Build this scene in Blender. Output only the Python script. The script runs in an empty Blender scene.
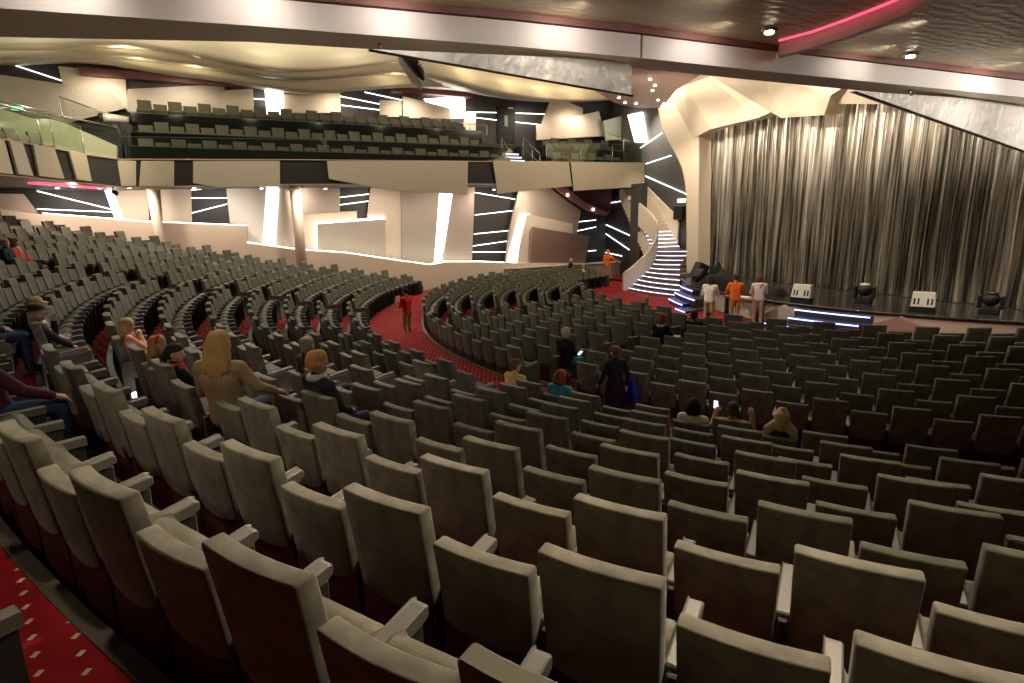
import bpy, bmesh, math, random
import numpy as np
from mathutils import Vector, Matrix, Euler
random.seed(7); rng = np.random.default_rng(7)
S = bpy.context.scene
COL = S.collection
PI = math.pi
LOWER_PANELS=[('pink',-15.55,0.12,[(-29.673,5.214),(-28.183,5.177),(-27.839,4.462),(-27.899,4.062),(-29.856,4.101)]),('cream',-15.55,0.12,[(-25.157,5.511),(-23.803,5.52),(-23.972,3.897),(-24.89,4.002)]),('cream',-15.55,0.12,[(-23.35,5.523),(-22.146,5.531),(-22.296,3.906),(-23.433,3.93)]),('white',-15.55,0.14,[(-20.725,5.541),(-18.971,5.553),(-19.421,2.765),(-20.118,2.838),(-20.027,3.721),(-20.737,3.874)]),('brushed',-15.65,0.1,[(-18.428,5.561),(-15.557,5.677),(-15.661,4.312),(-17.634,4.241),(-17.934,1.92),(-18.885,2.644)]),('cream',-15.75,0.1,[(-17.57,4.288),(-14.785,4.352),(-14.817,3.901),(-13.297,4.027),(-13.226,1.676),(-17.754,2.201)]),('fabric',-15.3,0.14,[(-16.882,3.748),(-13.479,3.929),(-13.603,1.933),(-16.948,2.387)]),('cream',-15.55,0.12,[(-14.026,5.685),(-12.454,5.698),(-12.623,1.766),(-13.536,1.915),(-13.411,3.927),(-14.352,3.893)]),('fabric',-15.450000000000001,0.12,[(-12.484,5.693),(-10.334,5.711),(-10.872,1.36),(-12.659,1.668)]),('brushed',-15.55,0.12,[(-9.548,5.722),(-8.243,5.733),(-8.564,1.342),(-10.308,1.432)]),('brushed',-15.55,0.14,[(-5.422,5.757),(-3.759,5.77),(-1.211,4.192),(-1.487,2.813),(-1.981,0.877),(-6.475,1.117),(-6.179,3.063),(-5.833,4.302)]),('cream',-15.25,0.14,[(-5.145,4.066),(-1.98,3.43),(-1.956,0.897),(-5.841,1.105),(-5.626,2.368)]),('copper',-14.950000000000001,0.14,[(-4.921,3.326),(-1.009,2.693),(-1.275,0.883),(-5.072,1.086)])]
LIGHT_SLOTS=[(-15.530000000000001,[(-25.439,5.508),(-25.154,5.51),(-24.888,4.002),(-25.178,4.008)]),(-15.530000000000001,[(-18.973,5.552),(-18.441,5.556),(-18.891,2.698),(-19.423,2.766)]),(-15.530000000000001,[(-10.305,5.715),(-9.498,5.722),(-10.143,2.739),(-10.434,1.385),(-10.899,1.41)]),(-15.39,[(-16.956,3.821),(-13.448,4.03),(-13.456,3.903),(-16.87,3.723),(-16.981,2.384),(-17.077,2.388)]),(-15.350000000000001,[(-5.354,4.069),(-4.891,4.063),(-5.656,1.088),(-6.314,1.123)])]
LOWER_LEDS=[[(-29.164,5.733),(-28.132,5.409)],[(-27.786,5.31),(-25.297,4.54)],[(-27.896,4.587),(-25.312,4.434)],[(-22.172,5.372),(-21.514,5.442)],[(-22.213,5.019),(-20.729,5.016)],[(-22.251,4.351),(-20.758,4.743)],[(-15.56,5.569),(-14.701,5.673)],[(-15.601,5.03),(-14.068,5.203)],[(-15.629,4.661),(-14.092,4.851)],[(-8.091,5.291),(-5.364,4.888)],[(-8.129,4.055),(-5.637,4.276)],[(-8.223,2.998),(-5.919,3.134)],[(-8.306,2.326),(-6.061,2.531)],[(-8.379,1.989),(-6.139,1.894)],[(-1.245,3.53),(0.182,3.625)],[(-1.239,2.98),(0.19,3.191)],[(-0.394,1.711),(0.22,1.717)]]
LEDGE=[(-30.478,4.925),(-27.661,4.375),(-27.502,4.373),(-24.038,3.992),(-20.079,3.734),(-20.158,2.969),(-17.877,2.557),(-15.777,2.324),(-13.014,1.793),(-11.395,1.502),(-10.428,1.612),(-8.487,1.514),(-6.944,1.38),(-1.148,1.023),(0.503,1.061),(2.71,0.95)]
FASCIA=[('fascia',0.08,[(-24.56,6.291),(-23.831,6.273),(-23.95,5.355),(-24.497,5.352)]),('fascia',0.08,[(-23.668,6.277),(-22.569,6.305),(-22.684,5.364),(-23.853,5.356)]),('fascia',0.1,[(-21.914,6.32),(-18.695,6.4),(-18.79,5.39),(-21.105,5.315),(-22.012,5.482)]),('fascia',0.14,[(-16.793,6.444),(-10.199,6.609),(-10.277,5.046),(-13.635,5.178),(-14.96,5.37),(-16.769,5.696)]),('fascia',0.14,[(-8.868,6.666),(-4.462,6.702),(-4.264,5.487),(-8.63,5.071)]),('fascia',0.18,[(-4.363,6.701),(0.552,6.766),(0.572,5.491),(-4.162,5.229)])]
BALC=[(-24.347,6.303),(-17.882,6.449),(-10.035,6.578),(0.701,6.784),(0.754,5.582),(-10.067,5.595),(-17.967,5.482),(-24.479,5.319)]
REAR_TOP=[(-6.03,-27.265),(-7.211,-26.719),(-8.386,-26.278),(-9.745,-25.769),(-11.335,-25.172),(-13.222,-24.465)]
UPPER_PANELS=[('cream',-17.3,0.15,[(-26.564,10.492),(-24.174,10.444),(-24.269,8.879),(-26.484,9.147)]),('sparkle',-17.0,0.12,[(-29.423,10.021),(-26.451,9.735),(-24.742,9.544),(-24.31,8.914),(-26.797,8.078),(-29.768,7.928)]),('sparkle',-17.3,0.15,[(-24.19,9.762),(-20.205,10.283),(-20.427,9.024),(-24.318,8.792)]),('cream',-17.25,0.15,[(-20.324,9.978),(-19.002,10.166),(-19.066,9.097),(-20.429,9.016)]),('cream',-17.3,0.15,[(-17.653,10.024),(-14.881,10.272),(-14.905,9.304),(-17.735,9.137)]),('cream',-17.3,0.15,[(-12.822,10.075),(-11.568,10.11),(-11.614,9.294),(-12.876,9.223)]),('cream',-17.1,0.15,[(-11.617,10.325),(-8.953,9.887),(-8.856,9.315),(-11.679,9.211)]),('cream',-16.6,0.15,[(-8.328,9.641),(-7.603,9.632),(-7.632,8.674),(-8.363,8.64)]),('cream',-17.2,0.15,[(-2.36,10.797),(-1.722,10.87),(-0.04,10.459),(-0.034,9.989),(-3.063,9.246)]),('cream',-16.9,0.15,[(-3.512,9.241),(0.96,10.298),(1.533,8.833),(-3.517,8.389)]),('green',-16.6,0.1,[(1.064,9.67),(2.682,10.117),(3.37,8.754),(1.322,8.489)])]
UPPER_SLOTS=[(-17.2,[(-18.472,10.152),(-17.635,10.33),(-17.752,9.075),(-18.491,9.032)]),(-17.35,[(-10.359,10.302),(-7.921,10.628),(-7.961,9.452),(-9.472,9.368)])]
UPPER_LEDS=[[(-14.84,10.173),(-12.766,9.92)],[(-14.822,9.737),(-12.731,9.62)],[(-13.529,10.463),(-11.543,10.203)],[(-18.978,9.767),(-18.436,9.758)],[(-7.804,9.813),(-5.834,9.903)],[(-7.188,9.55),(-5.843,9.486)],[(-4.576,9.949),(-2.577,10.009)],[(-4.583,9.441),(-2.931,9.384)],[(-28.834,10.679),(-26.514,9.952)]]
DOOR_UP=[(-5.849,10.307),(-4.662,10.384),(-4.62,8.753),(-5.819,8.7)]
FRONT_LEDS=[[(-14.633,7.912),(-12.688,8.553)],[(-14.113,6.931),(-11.849,7.226)],[(-14.076,6.224),(-10.414,5.006)]]
FRONT_SLOT=[(-15.802,9.981),(-14.459,9.958),(-13.906,8.179),(-15.04,8.3)]
LOWFRONT_LEDS=[[(-17.09,3.605),(-12.584,2.464)],[(-17.078,3.156),(-12.534,1.469)],[(-16.241,4.609),(-12.706,4.882)],[(-17.035,1.631),(-14.257,1.429)]]
LOWFRONT=[(-17.233,6.141),(-12.819,5.905),(-12.488,1.173),(-17.084,0.869)]
JAMB=[(-9.401,9.228),(-9.129,8.424),(-8.562,7.544),(-7.944,6.818),(-7.484,6.168),(-7.232,5.492),(-7.083,4.823),(-6.803,0.838),(-5.511,0.955),(-5.949,7.832),(-7.312,9.49),(-8.845,9.751)]
PROS=[[(-7.381,9.915),(-5.456,7.707)]]
PROS_V={'a':(-8.734,-0.7,9.772),'b':(-6.841,-1.5,9.819),'c':(-5.257,-1.2,7.673),'d':(-6.931,-0.7,7.454),'e':(-5.808,-1.5,10.207),'f':(-2.219,-1.5,9.293),'g':(-2.717,-1.2,7.782),'h':(-2.269,-1.0,7.959),'i':(-1.607,-1.2,7.627),'j':(0.314,-1.3,7.456),'k':(0.462,-0.9,7.835),'l':(2.589,-0.9,7.497),'m':(1.5,-1.5,8.4),'n':(3.634,-1.5,7.993),'o':(0.73,-1.6,8.045)}
STEPS=[(0.385,(-8.28,-3.132),(-4.885,-2.933)),(0.57,(-8.288,-2.816),(-5.137,-2.711)),(0.755,(-8.335,-2.531),(-5.408,-2.447)),(0.94,(-8.469,-2.171),(-5.724,-2.165)),(1.125,(-8.347,-2.021),(-6.185,-1.749)),(1.31,(-8.189,-1.838),(-6.875,-1.12)),(1.495,(-8.17,-1.668),(-7.189,-0.84)),(1.68,(-8.772,-1.028),(-7.554,-0.513)),(1.865,(-8.98,-0.791),(-7.672,0.262)),(2.05,(-9.26,-0.558),(-8.175,0.73))]
WAVES=[(-10.0,[(-28.332,9.455),(-26.871,9.64),(-25.313,9.806),(-23.626,10.08),(-22.162,10.015),(-20.768,9.862),(-19.456,9.682),(-18.23,9.654),(-16.734,9.825),(-15.142,10.155),(-13.023,10.586),(-10.273,11.016),(-1.505,11.988)]),(-12.0,[(-28.894,9.661),(-27.322,9.821),(-26.207,9.967),(-25.034,10.153),(-23.827,10.177),(-22.249,10.058),(-20.551,10.004),(-19.118,9.838),(-17.585,9.817),(-15.514,10.111),(-13.288,10.51),(-11.403,10.509),(-9.405,10.063),(-6.689,9.809),(-3.72,9.824),(-2.458,9.959),(0.2,10.296)]),(-14.5,[(-29.601,9.898),(-27.876,10.099),(-25.849,10.475),(-24.727,10.441),(-23.408,10.194),(-21.252,10.116),(-19.715,10.046),(-18.104,9.804),(-16.821,9.731),(-14.991,9.999),(-12.55,10.413),(-11.005,10.536),(-8.836,10.564),(-5.917,10.489),(-2.063,10.506),(2.218,10.918)])]
WAVE_LAMPS=[(-11.6,-23.669,9.9),(-11.6,-21.152,10.217),(-11.6,-19.286,10.292),(-11.6,-17.406,10.248),(-14.0,-21.45,9.96),(-14.0,-23.409,9.867),(-14.0,-12.919,10.824),(-14.0,-12.956,10.198),(-11.6,-10.08,10.457),(-11.6,-7.733,10.21),(-11.6,-5.887,10.077),(-11.6,-3.99,10.123)]
REAR_STRINGER=[(-28.651,8.163),(-27.838,8.081),(-27.027,7.788),(-26.201,7.763),(-24.472,6.903),(-24.552,6.305),(-28.975,6.198)]
BULKHEAD=[(-2.784,5.634),(0.6,5.657),(0.531,4.045),(-0.554,4.119),(-1.508,4.657)]
BULKRIM=[(-3.707,5.625),(-2.753,5.575),(-1.478,4.714),(0.411,4.047),(0.152,3.87),(-1.182,4.185),(-2.47,4.834)]
BULKDOTS=[(-14.83,-2.652,5.12),(-14.83,-0.826,4.27)]
WALL_DOTS=[(-16.6,-22.351,10.316),(-16.6,-21.398,10.376),(-16.6,-20.125,10.418),(-16.6,-19.147,10.434),(-16.6,-23.645,10.288),(-16.6,-10.701,10.803),(-16.6,-9.63,10.785),(-16.6,-8.227,10.841),(-16.6,-7.139,10.871)]
SOFFIT=[(-1.922,-9.64),(-2.006,-7.829),(-1.792,-5.134),(-4.673,-3.859),(-7.361,-2.066),(-8.26,-1.458),(-8.764,-2.696),(-8.056,-4.419),(-5.741,-7.399)]
SOFFIT_DOTS=[(-3.505,-6.212),(-4.279,-5.306),(-5.093,-4.74),(-6.663,-3.089),(-7.24,-2.231),(-7.9,-1.773),(-6.867,-5.098),(-7.735,-4.096),(-7.744,-3.457)]
PANEL_BACK1=[(-20.617,5.243),(-18.397,5.315),(-18.389,5.111)]
PANEL_BACK2=[(-15.871,5.276),(-11.052,5.368),(-10.762,4.686)]
BEAM=[(10.445,-22.656),(10.69,-21.294),(10.952,-19.557),(11.062,-18.528),(11.157,-17.067),(11.473,-13.226)]
BEAM_IN=[(9.739,-22.825),(10.304,-21.267),(10.645,-19.4),(10.795,-18.315),(10.847,-16.693),(11.161,-12.467)]
LAMPS=[(11.475,-17.459,5.74),(11.497,-15.532,5.74)]
COVE=[(11.192,-16.975),(11.483,-16.939),(11.805,-16.977),(12.127,-17.045),(12.341,-17.105),(12.543,-17.232),(12.821,-17.482)]
STAGE_EDGE=[(-5.573,-2.149),(-3.609,-3.369),(-2.108,-4.099),(1.87,-4.284),(2.971,-4.083),(3.959,-3.717),(5.118,-3.261),(6.307,-2.792),(7.455,-1.975)]
STEP_LED_R=[[(2.29,-4.5,0.785),(4.471,-4.5,0.912)],[(1.894,-4.5,0.487),(2.769,-4.5,0.487)],[(3.47,-4.5,0.55),(4.38,-4.5,0.62)]]
CAM={'f':583.909,'pt':0.21703,'ro':-0.01489,'loc':[15.135,-21.725,4.15],'right':[0.454,0.891],'fwd':[-0.891,0.454]}

# rows: ring radius of the back tops, floor height, angle of a high-backed seat's left corner (degrees)
ROWS = [(1, 25.405, 1.956, -25.418), (2, 24.551, 1.739, -24.677), (3, 23.673, 1.518, -21.056), (4, 22.831, 1.301, -22.829), (5, 21.94, 1.095, -21.73), (6, 21.052, 0.896, -30.18), (7, 20.17, 0.692, -29.271), (8, 19.284, 0.481, -28.516), (9, 18.401, 0.265, -27.595), (10, 15.902, -0.001, -30.9), (11, 15.015, 0.033, -30.1), (12, 14.121, 0.068, -28.99), (13, 13.224, 0.101, -27.83), (14, 12.326, 0.132, -26.46), (15, 11.428, 0.164, -24.99), (16, 10.534, 0.194, -23.27), (17, 9.644, 0.225, -27.35)]
EXTRA = [(0, 26.38, 2.172, -28.35), (-1, 27.16, 2.39, 20.0), (-2, 28.04, 2.61, 21.0), (-3, 28.92, 2.83, 20.0), (-4, 29.8, 3.05, 21.0), (-5, 30.68, 3.27, 20.0), (-6, 31.56, 3.49, 21.0)]
PITCH = 0.57

# ------------------------------------------------------------------ materials
MATS = {}
def mat(name, color, rough=0.6, metal=0.0, emit=None, estr=0.0, bump=None, var=None, spec=0.5, sheen=0.0, alpha=None, trans=None):
    if name in MATS: return MATS[name]
    m = bpy.data.materials.new(name); m.use_nodes = True
    nt = m.node_tree; b = nt.nodes['Principled BSDF']
    b.inputs['Base Color'].default_value = (*color, 1)
    b.inputs['Roughness'].default_value = rough
    b.inputs['Metallic'].default_value = metal
    b.inputs['Specular IOR Level'].default_value = spec
    if sheen: b.inputs['Sheen Weight'].default_value = sheen
    if emit is not None:
        b.inputs['Emission Color'].default_value = (*emit, 1); b.inputs['Emission Strength'].default_value = estr
    tc = None
    if bump or var:
        tc = nt.nodes.new('ShaderNodeTexCoord')
    if var:
        sc, amt, col2 = var
        n = nt.nodes.new('ShaderNodeTexNoise'); n.inputs['Scale'].default_value = sc; n.inputs['Detail'].default_value = 4
        r = nt.nodes.new('ShaderNodeValToRGB'); r.color_ramp.elements[0].position = 0.5 - amt; r.color_ramp.elements[1].position = 0.5 + amt
        r.color_ramp.elements[0].color = (*color, 1); r.color_ramp.elements[1].color = (*col2, 1)
        nt.links.new(tc.outputs['Object'], n.inputs['Vector']); nt.links.new(n.outputs['Fac'], r.inputs['Fac']); nt.links.new(r.outputs['Color'], b.inputs['Base Color'])
    if bump:
        kind, sc, st, dist = bump
        n = nt.nodes.new('ShaderNodeTexWave' if kind == 'wave' else ('ShaderNodeTexVoronoi' if kind == 'voronoi' else 'ShaderNodeTexNoise'))
        n.inputs['Scale'].default_value = sc
        if kind == 'wave': n.inputs['Distortion'].default_value = dist; n.inputs['Detail'].default_value = 3; n.inputs['Detail Scale'].default_value = 1.5
        bp = nt.nodes.new('ShaderNodeBump'); bp.inputs['Strength'].default_value = st; bp.inputs['Distance'].default_value = 0.05
        nt.links.new(tc.outputs['Object'], n.inputs['Vector'])
        nt.links.new(n.outputs['Distance' if kind == 'voronoi' else 'Fac'], bp.inputs['Height']); nt.links.new(bp.outputs['Normal'], b.inputs['Normal'])
    if alpha is not None: b.inputs['Alpha'].default_value = alpha
    if trans is not None: b.inputs['Transmission Weight'].default_value = trans
    MATS[name] = m
    return m

SUEDE = mat('seat_suede', (0.132, 0.127, 0.098), 0.85, var=(7.0, 0.14, (0.215, 0.204, 0.158)), sheen=0.15, spec=0.2)
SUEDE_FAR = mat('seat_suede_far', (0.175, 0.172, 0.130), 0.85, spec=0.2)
SHELL = mat('seat_shell', (0.075, 0.016, 0.014), 0.7, spec=0.25)
DARK = mat('seat_base_dark', (0.012, 0.011, 0.011), 0.6)
PAD = mat('arm_pad', (0.17, 0.165, 0.15), 0.4)
ARMSIDE = mat('arm_side', (0.045, 0.047, 0.040), 0.6)
PANEL_END = mat('end_panel_fabric', (0.080, 0.082, 0.064), 0.8)
CREAM = mat('cream_panel', (0.74, 0.63, 0.49), 0.45, spec=0.4)
FASCIA_M = mat('fascia_panel', (0.66, 0.57, 0.43), 0.5)
PINKC = mat('pink_cream', (0.66, 0.52, 0.44), 0.5)
WHITEP = mat('white_panel', (0.78, 0.74, 0.68), 0.4)
BRUSHED = mat('brushed_metal', (0.62, 0.53, 0.43), 0.38, 0.45, bump=('noise', 30.0, 0.12, 0))
FABRIC = mat('woven_panel', (0.46, 0.41, 0.33), 0.8, bump=('noise', 60.0, 0.3, 0))
COPPER = mat('copper_panel', (0.36, 0.25, 0.20), 0.35, 0.5)
SPARKLE = mat('sparkle_panel', (0.60, 0.54, 0.44), 0.4, 0.25, bump=('voronoi', 40.0, 0.5, 0))
GREENP = mat('pale_green_panel', (0.52, 0.54, 0.38), 0.5)
CHAR = mat('charcoal_wall', (0.046, 0.043, 0.039), 0.5)
CHARF = mat('charcoal_fascia', (0.035, 0.032, 0.028), 0.45)
STAGEWALL = mat('grey_wall', (0.15, 0.14, 0.125), 0.5)
LED = mat('led_strip', (1, 1, 1), 0.5, emit=(0.86, 0.95, 1.0), estr=3.0)
LEDB = mat('led_blue', (0.5, 0.6, 1), 0.5, emit=(0.22, 0.28, 1.0), estr=4.0)
LEDS = mat('led_stair', (0.9, 0.9, 1), 0.5, emit=(0.66, 0.68, 1.0), estr=2.0)
SLOT = mat('light_slot', (1, 1, 1), 0.5, emit=(1.0, 0.96, 0.90), estr=3.2)
LAMPW = mat('lamp_glow', (1, 1, 1), 0.5, emit=(1.0, 0.88, 0.68), estr=14.0)
DOTS = mat('pin_light', (1, 1, 1), 0.5, emit=(1.0, 0.90, 0.75), estr=6.0)
BRONZE = mat('bronze_ceiling', (0.66, 0.56, 0.38), 0.45, 0.2, bump=('wave', 3.4, 0.13, 8.0))
BRONZE2 = mat('bronze_soffit', (0.60, 0.42, 0.32), 0.4, 0.2)
SOFFITM = mat('beam_soffit', (0.86, 0.78, 0.58), 0.45, 0.0)
BEAMM = mat('beam_fascia', (0.80, 0.73, 0.70), 0.45)
REDTRIM = mat('red_trim', (0.20, 0.075, 0.065), 0.5)
REDC = mat('red_cove', (0.86, 0.62, 0.56), 0.45)
REDLIT = mat('red_cove_light', (0.8, 0.1, 0.2), 0.5, emit=(1.0, 0.12, 0.22), estr=0.8)
BURG = mat('burgundy_soffit', (0.13, 0.028, 0.026), 0.5)
GOLD = mat('gold_ceiling', (0.74, 0.65, 0.46), 0.45, 0.1, bump=('noise', 14.0, 0.15, 0))
WAVYW = mat('wavy_white_panel', (0.82, 0.77, 0.70), 0.35, 0.05, bump=('wave', 2.2, 0.45, 8.0))
CEILD = mat('hall_ceiling', (0.42, 0.35, 0.24), 0.6)
STEEL = mat('steel_rail', (0.62, 0.60, 0.55), 0.25, 0.9)
BLACK = mat('black_gear', (0.007, 0.007, 0.007), 0.55)
BLACKG = mat('black_gloss', (0.014, 0.016, 0.014), 0.10)
DRAPE = mat('black_drape', (0.010, 0.010, 0.009), 0.9)
SILVER = mat('silver_box', (0.62, 0.58, 0.50), 0.4, 0.2)
STAGEF = mat('stage_face', (0.58, 0.53, 0.44), 0.5)
STAGEPINK = mat('stage_face_textured', (0.50, 0.36, 0.30), 0.6, bump=('voronoi', 25.0, 0.5, 0))
STAIRT = mat('stair_tread', (0.17, 0.13, 0.10), 0.6)
BANIST = mat('banister_cream', (0.72, 0.63, 0.50), 0.4)
WOODV = mat('veneer_low_wall', (0.30, 0.23, 0.18), 0.45)
PLINTH = mat('row_plinth', (0.085, 0.072, 0.056), 0.6)
PAPER = mat('white_paper', (0.8, 0.8, 0.78), 0.6)
SIGN = mat('lit_sign', (0.8, 0.9, 0.85), 0.5, emit=(0.75, 1.0, 0.85), estr=2.5)
SIGNG = mat('lit_sign_green', (0.2, 0.8, 0.6), 0.5, emit=(0.35, 0.95, 0.75), estr=1.0)
SCREEN = mat('phone_screen', (0.8, 0.85, 1), 0.3, emit=(0.75, 0.85, 1.0), estr=1.6)

def glass_mat():
    m = bpy.data.materials.new('balustrade_glass'); m.use_nodes = True
    nt = m.node_tree; nt.nodes.remove(nt.nodes['Principled BSDF'])
    tr = nt.nodes.new('ShaderNodeBsdfTransparent'); tr.inputs['Color'].default_value = (0.93, 0.96, 0.91, 1)
    gl = nt.nodes.new('ShaderNodeBsdfGlossy'); gl.inputs['Roughness'].default_value = 0.03; gl.inputs['Color'].default_value = (0.9, 1.0, 0.92, 1)
    mx = nt.nodes.new('ShaderNodeMixShader'); mx.inputs['Fac'].default_value = 0.10
    nt.links.new(tr.outputs[0], mx.inputs[1]); nt.links.new(gl.outputs[0], mx.inputs[2]); nt.links.new(mx.outputs[0], nt.nodes['Material Output'].inputs['Surface'])
    return m
GLASS = glass_mat()
GEDGE = mat('glass_edge', (0.10, 0.13, 0.11), 0.3)

def carpet_mat():
    m = bpy.data.materials.new('red_carpet'); m.use_nodes = True
    nt = m.node_tree; b = nt.nodes['Principled BSDF']; b.inputs['Roughness'].default_value = 0.95; b.inputs['Specular IOR Level'].default_value = 0.1
    N = nt.nodes.new; L = nt.links.new
    tc = N('ShaderNodeTexCoord'); mp = N('ShaderNodeMapping'); mp.inputs['Rotation'].default_value = (0, 0, 0.45)
    L(tc.outputs['Object'], mp.inputs['Vector'])
    sx = N('ShaderNodeSeparateXYZ'); L(mp.outputs['Vector'], sx.inputs[0])
    def M(op, a, bv=None, c=None):
        n = N('ShaderNodeMath'); n.operation = op
        for i, v in enumerate((a, bv, c)):
            if v is None: continue
            if isinstance(v, (int, float)): n.inputs[i].default_value = v
            else: L(v, n.inputs[i])
        return n.outputs[0]
    v = M('DIVIDE', sx.outputs['Y'], 0.105); row = M('FLOOR', v)
    par = M('MODULO', M('ABSOLUTE', row), 2.0)
    u = M('ADD', M('DIVIDE', sx.outputs['X'], 0.235), M('MULTIPLY', par, 0.5))
    fu = M('ABSOLUTE', M('SUBTRACT', M('FRACT', u), 0.5)); fv = M('ABSOLUTE', M('SUBTRACT', M('FRACT', v), 0.5))
    msk = M('MULTIPLY', M('LESS_THAN', fu, 0.085), M('LESS_THAN', fv, 0.12))
    noi = N('ShaderNodeTexNoise'); noi.inputs['Scale'].default_value = 3.0; L(tc.outputs['Object'], noi.inputs['Vector'])
    ramp = N('ShaderNodeValToRGB'); ramp.color_ramp.elements[0].position = 0.35; ramp.color_ramp.elements[1].position = 0.65
    ramp.color_ramp.elements[0].color = (0.22, 0.010, 0.015, 1); ramp.color_ramp.elements[1].color = (0.30, 0.016, 0.022, 1)
    L(noi.outputs['Fac'], ramp.inputs['Fac'])
    mix = N('ShaderNodeMix'); mix.data_type = 'RGBA'
    L(msk, mix.inputs['Factor']); L(ramp.outputs['Color'], mix.inputs[6]); mix.inputs[7].default_value = (0.62, 0.50, 0.36, 1)
    L(mix.outputs[2], b.inputs['Base Color'])
    return m
CARPET = carpet_mat()

def curtain_mat():
    m = bpy.data.materials.new('metallic_curtain'); m.use_nodes = True
    nt = m.node_tree; b = nt.nodes['Principled BSDF']
    b.inputs['Metallic'].default_value = 0.65; b.inputs['Roughness'].default_value = 0.34
    N = nt.nodes.new; L = nt.links.new
    tc = N('ShaderNodeTexCoord'); mp = N('ShaderNodeMapping'); mp.inputs['Scale'].default_value = (7.0, 7.0, 0.16)
    L(tc.outputs['Object'], mp.inputs['Vector'])
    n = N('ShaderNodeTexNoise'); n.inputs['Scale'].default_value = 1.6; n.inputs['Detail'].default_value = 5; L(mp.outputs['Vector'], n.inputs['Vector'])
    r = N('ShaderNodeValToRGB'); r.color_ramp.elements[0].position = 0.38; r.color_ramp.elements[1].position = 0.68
    r.color_ramp.elements[0].color = (0.075, 0.066, 0.052, 1); r.color_ramp.elements[1].color = (0.86, 0.80, 0.68, 1)  # light and dark streaks in the colour imitate fold highlights and gaps
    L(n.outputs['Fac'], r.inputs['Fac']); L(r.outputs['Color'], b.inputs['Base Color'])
    bp = N('ShaderNodeBump'); bp.inputs['Strength'].default_value = 0.25; bp.inputs['Distance'].default_value = 0.06
    mp2 = N('ShaderNodeMapping'); mp2.inputs['Scale'].default_value = (12.0, 12.0, 0.7); L(tc.outputs['Object'], mp2.inputs['Vector'])
    n2 = N('ShaderNodeTexNoise'); n2.inputs['Scale'].default_value = 2.0; n2.inputs['Detail'].default_value = 4; L(mp2.outputs['Vector'], n2.inputs['Vector'])
    L(n2.outputs['Fac'], bp.inputs['Height']); L(bp.outputs['Normal'], b.inputs['Normal'])
    return m
CURTAIN = curtain_mat()

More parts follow.
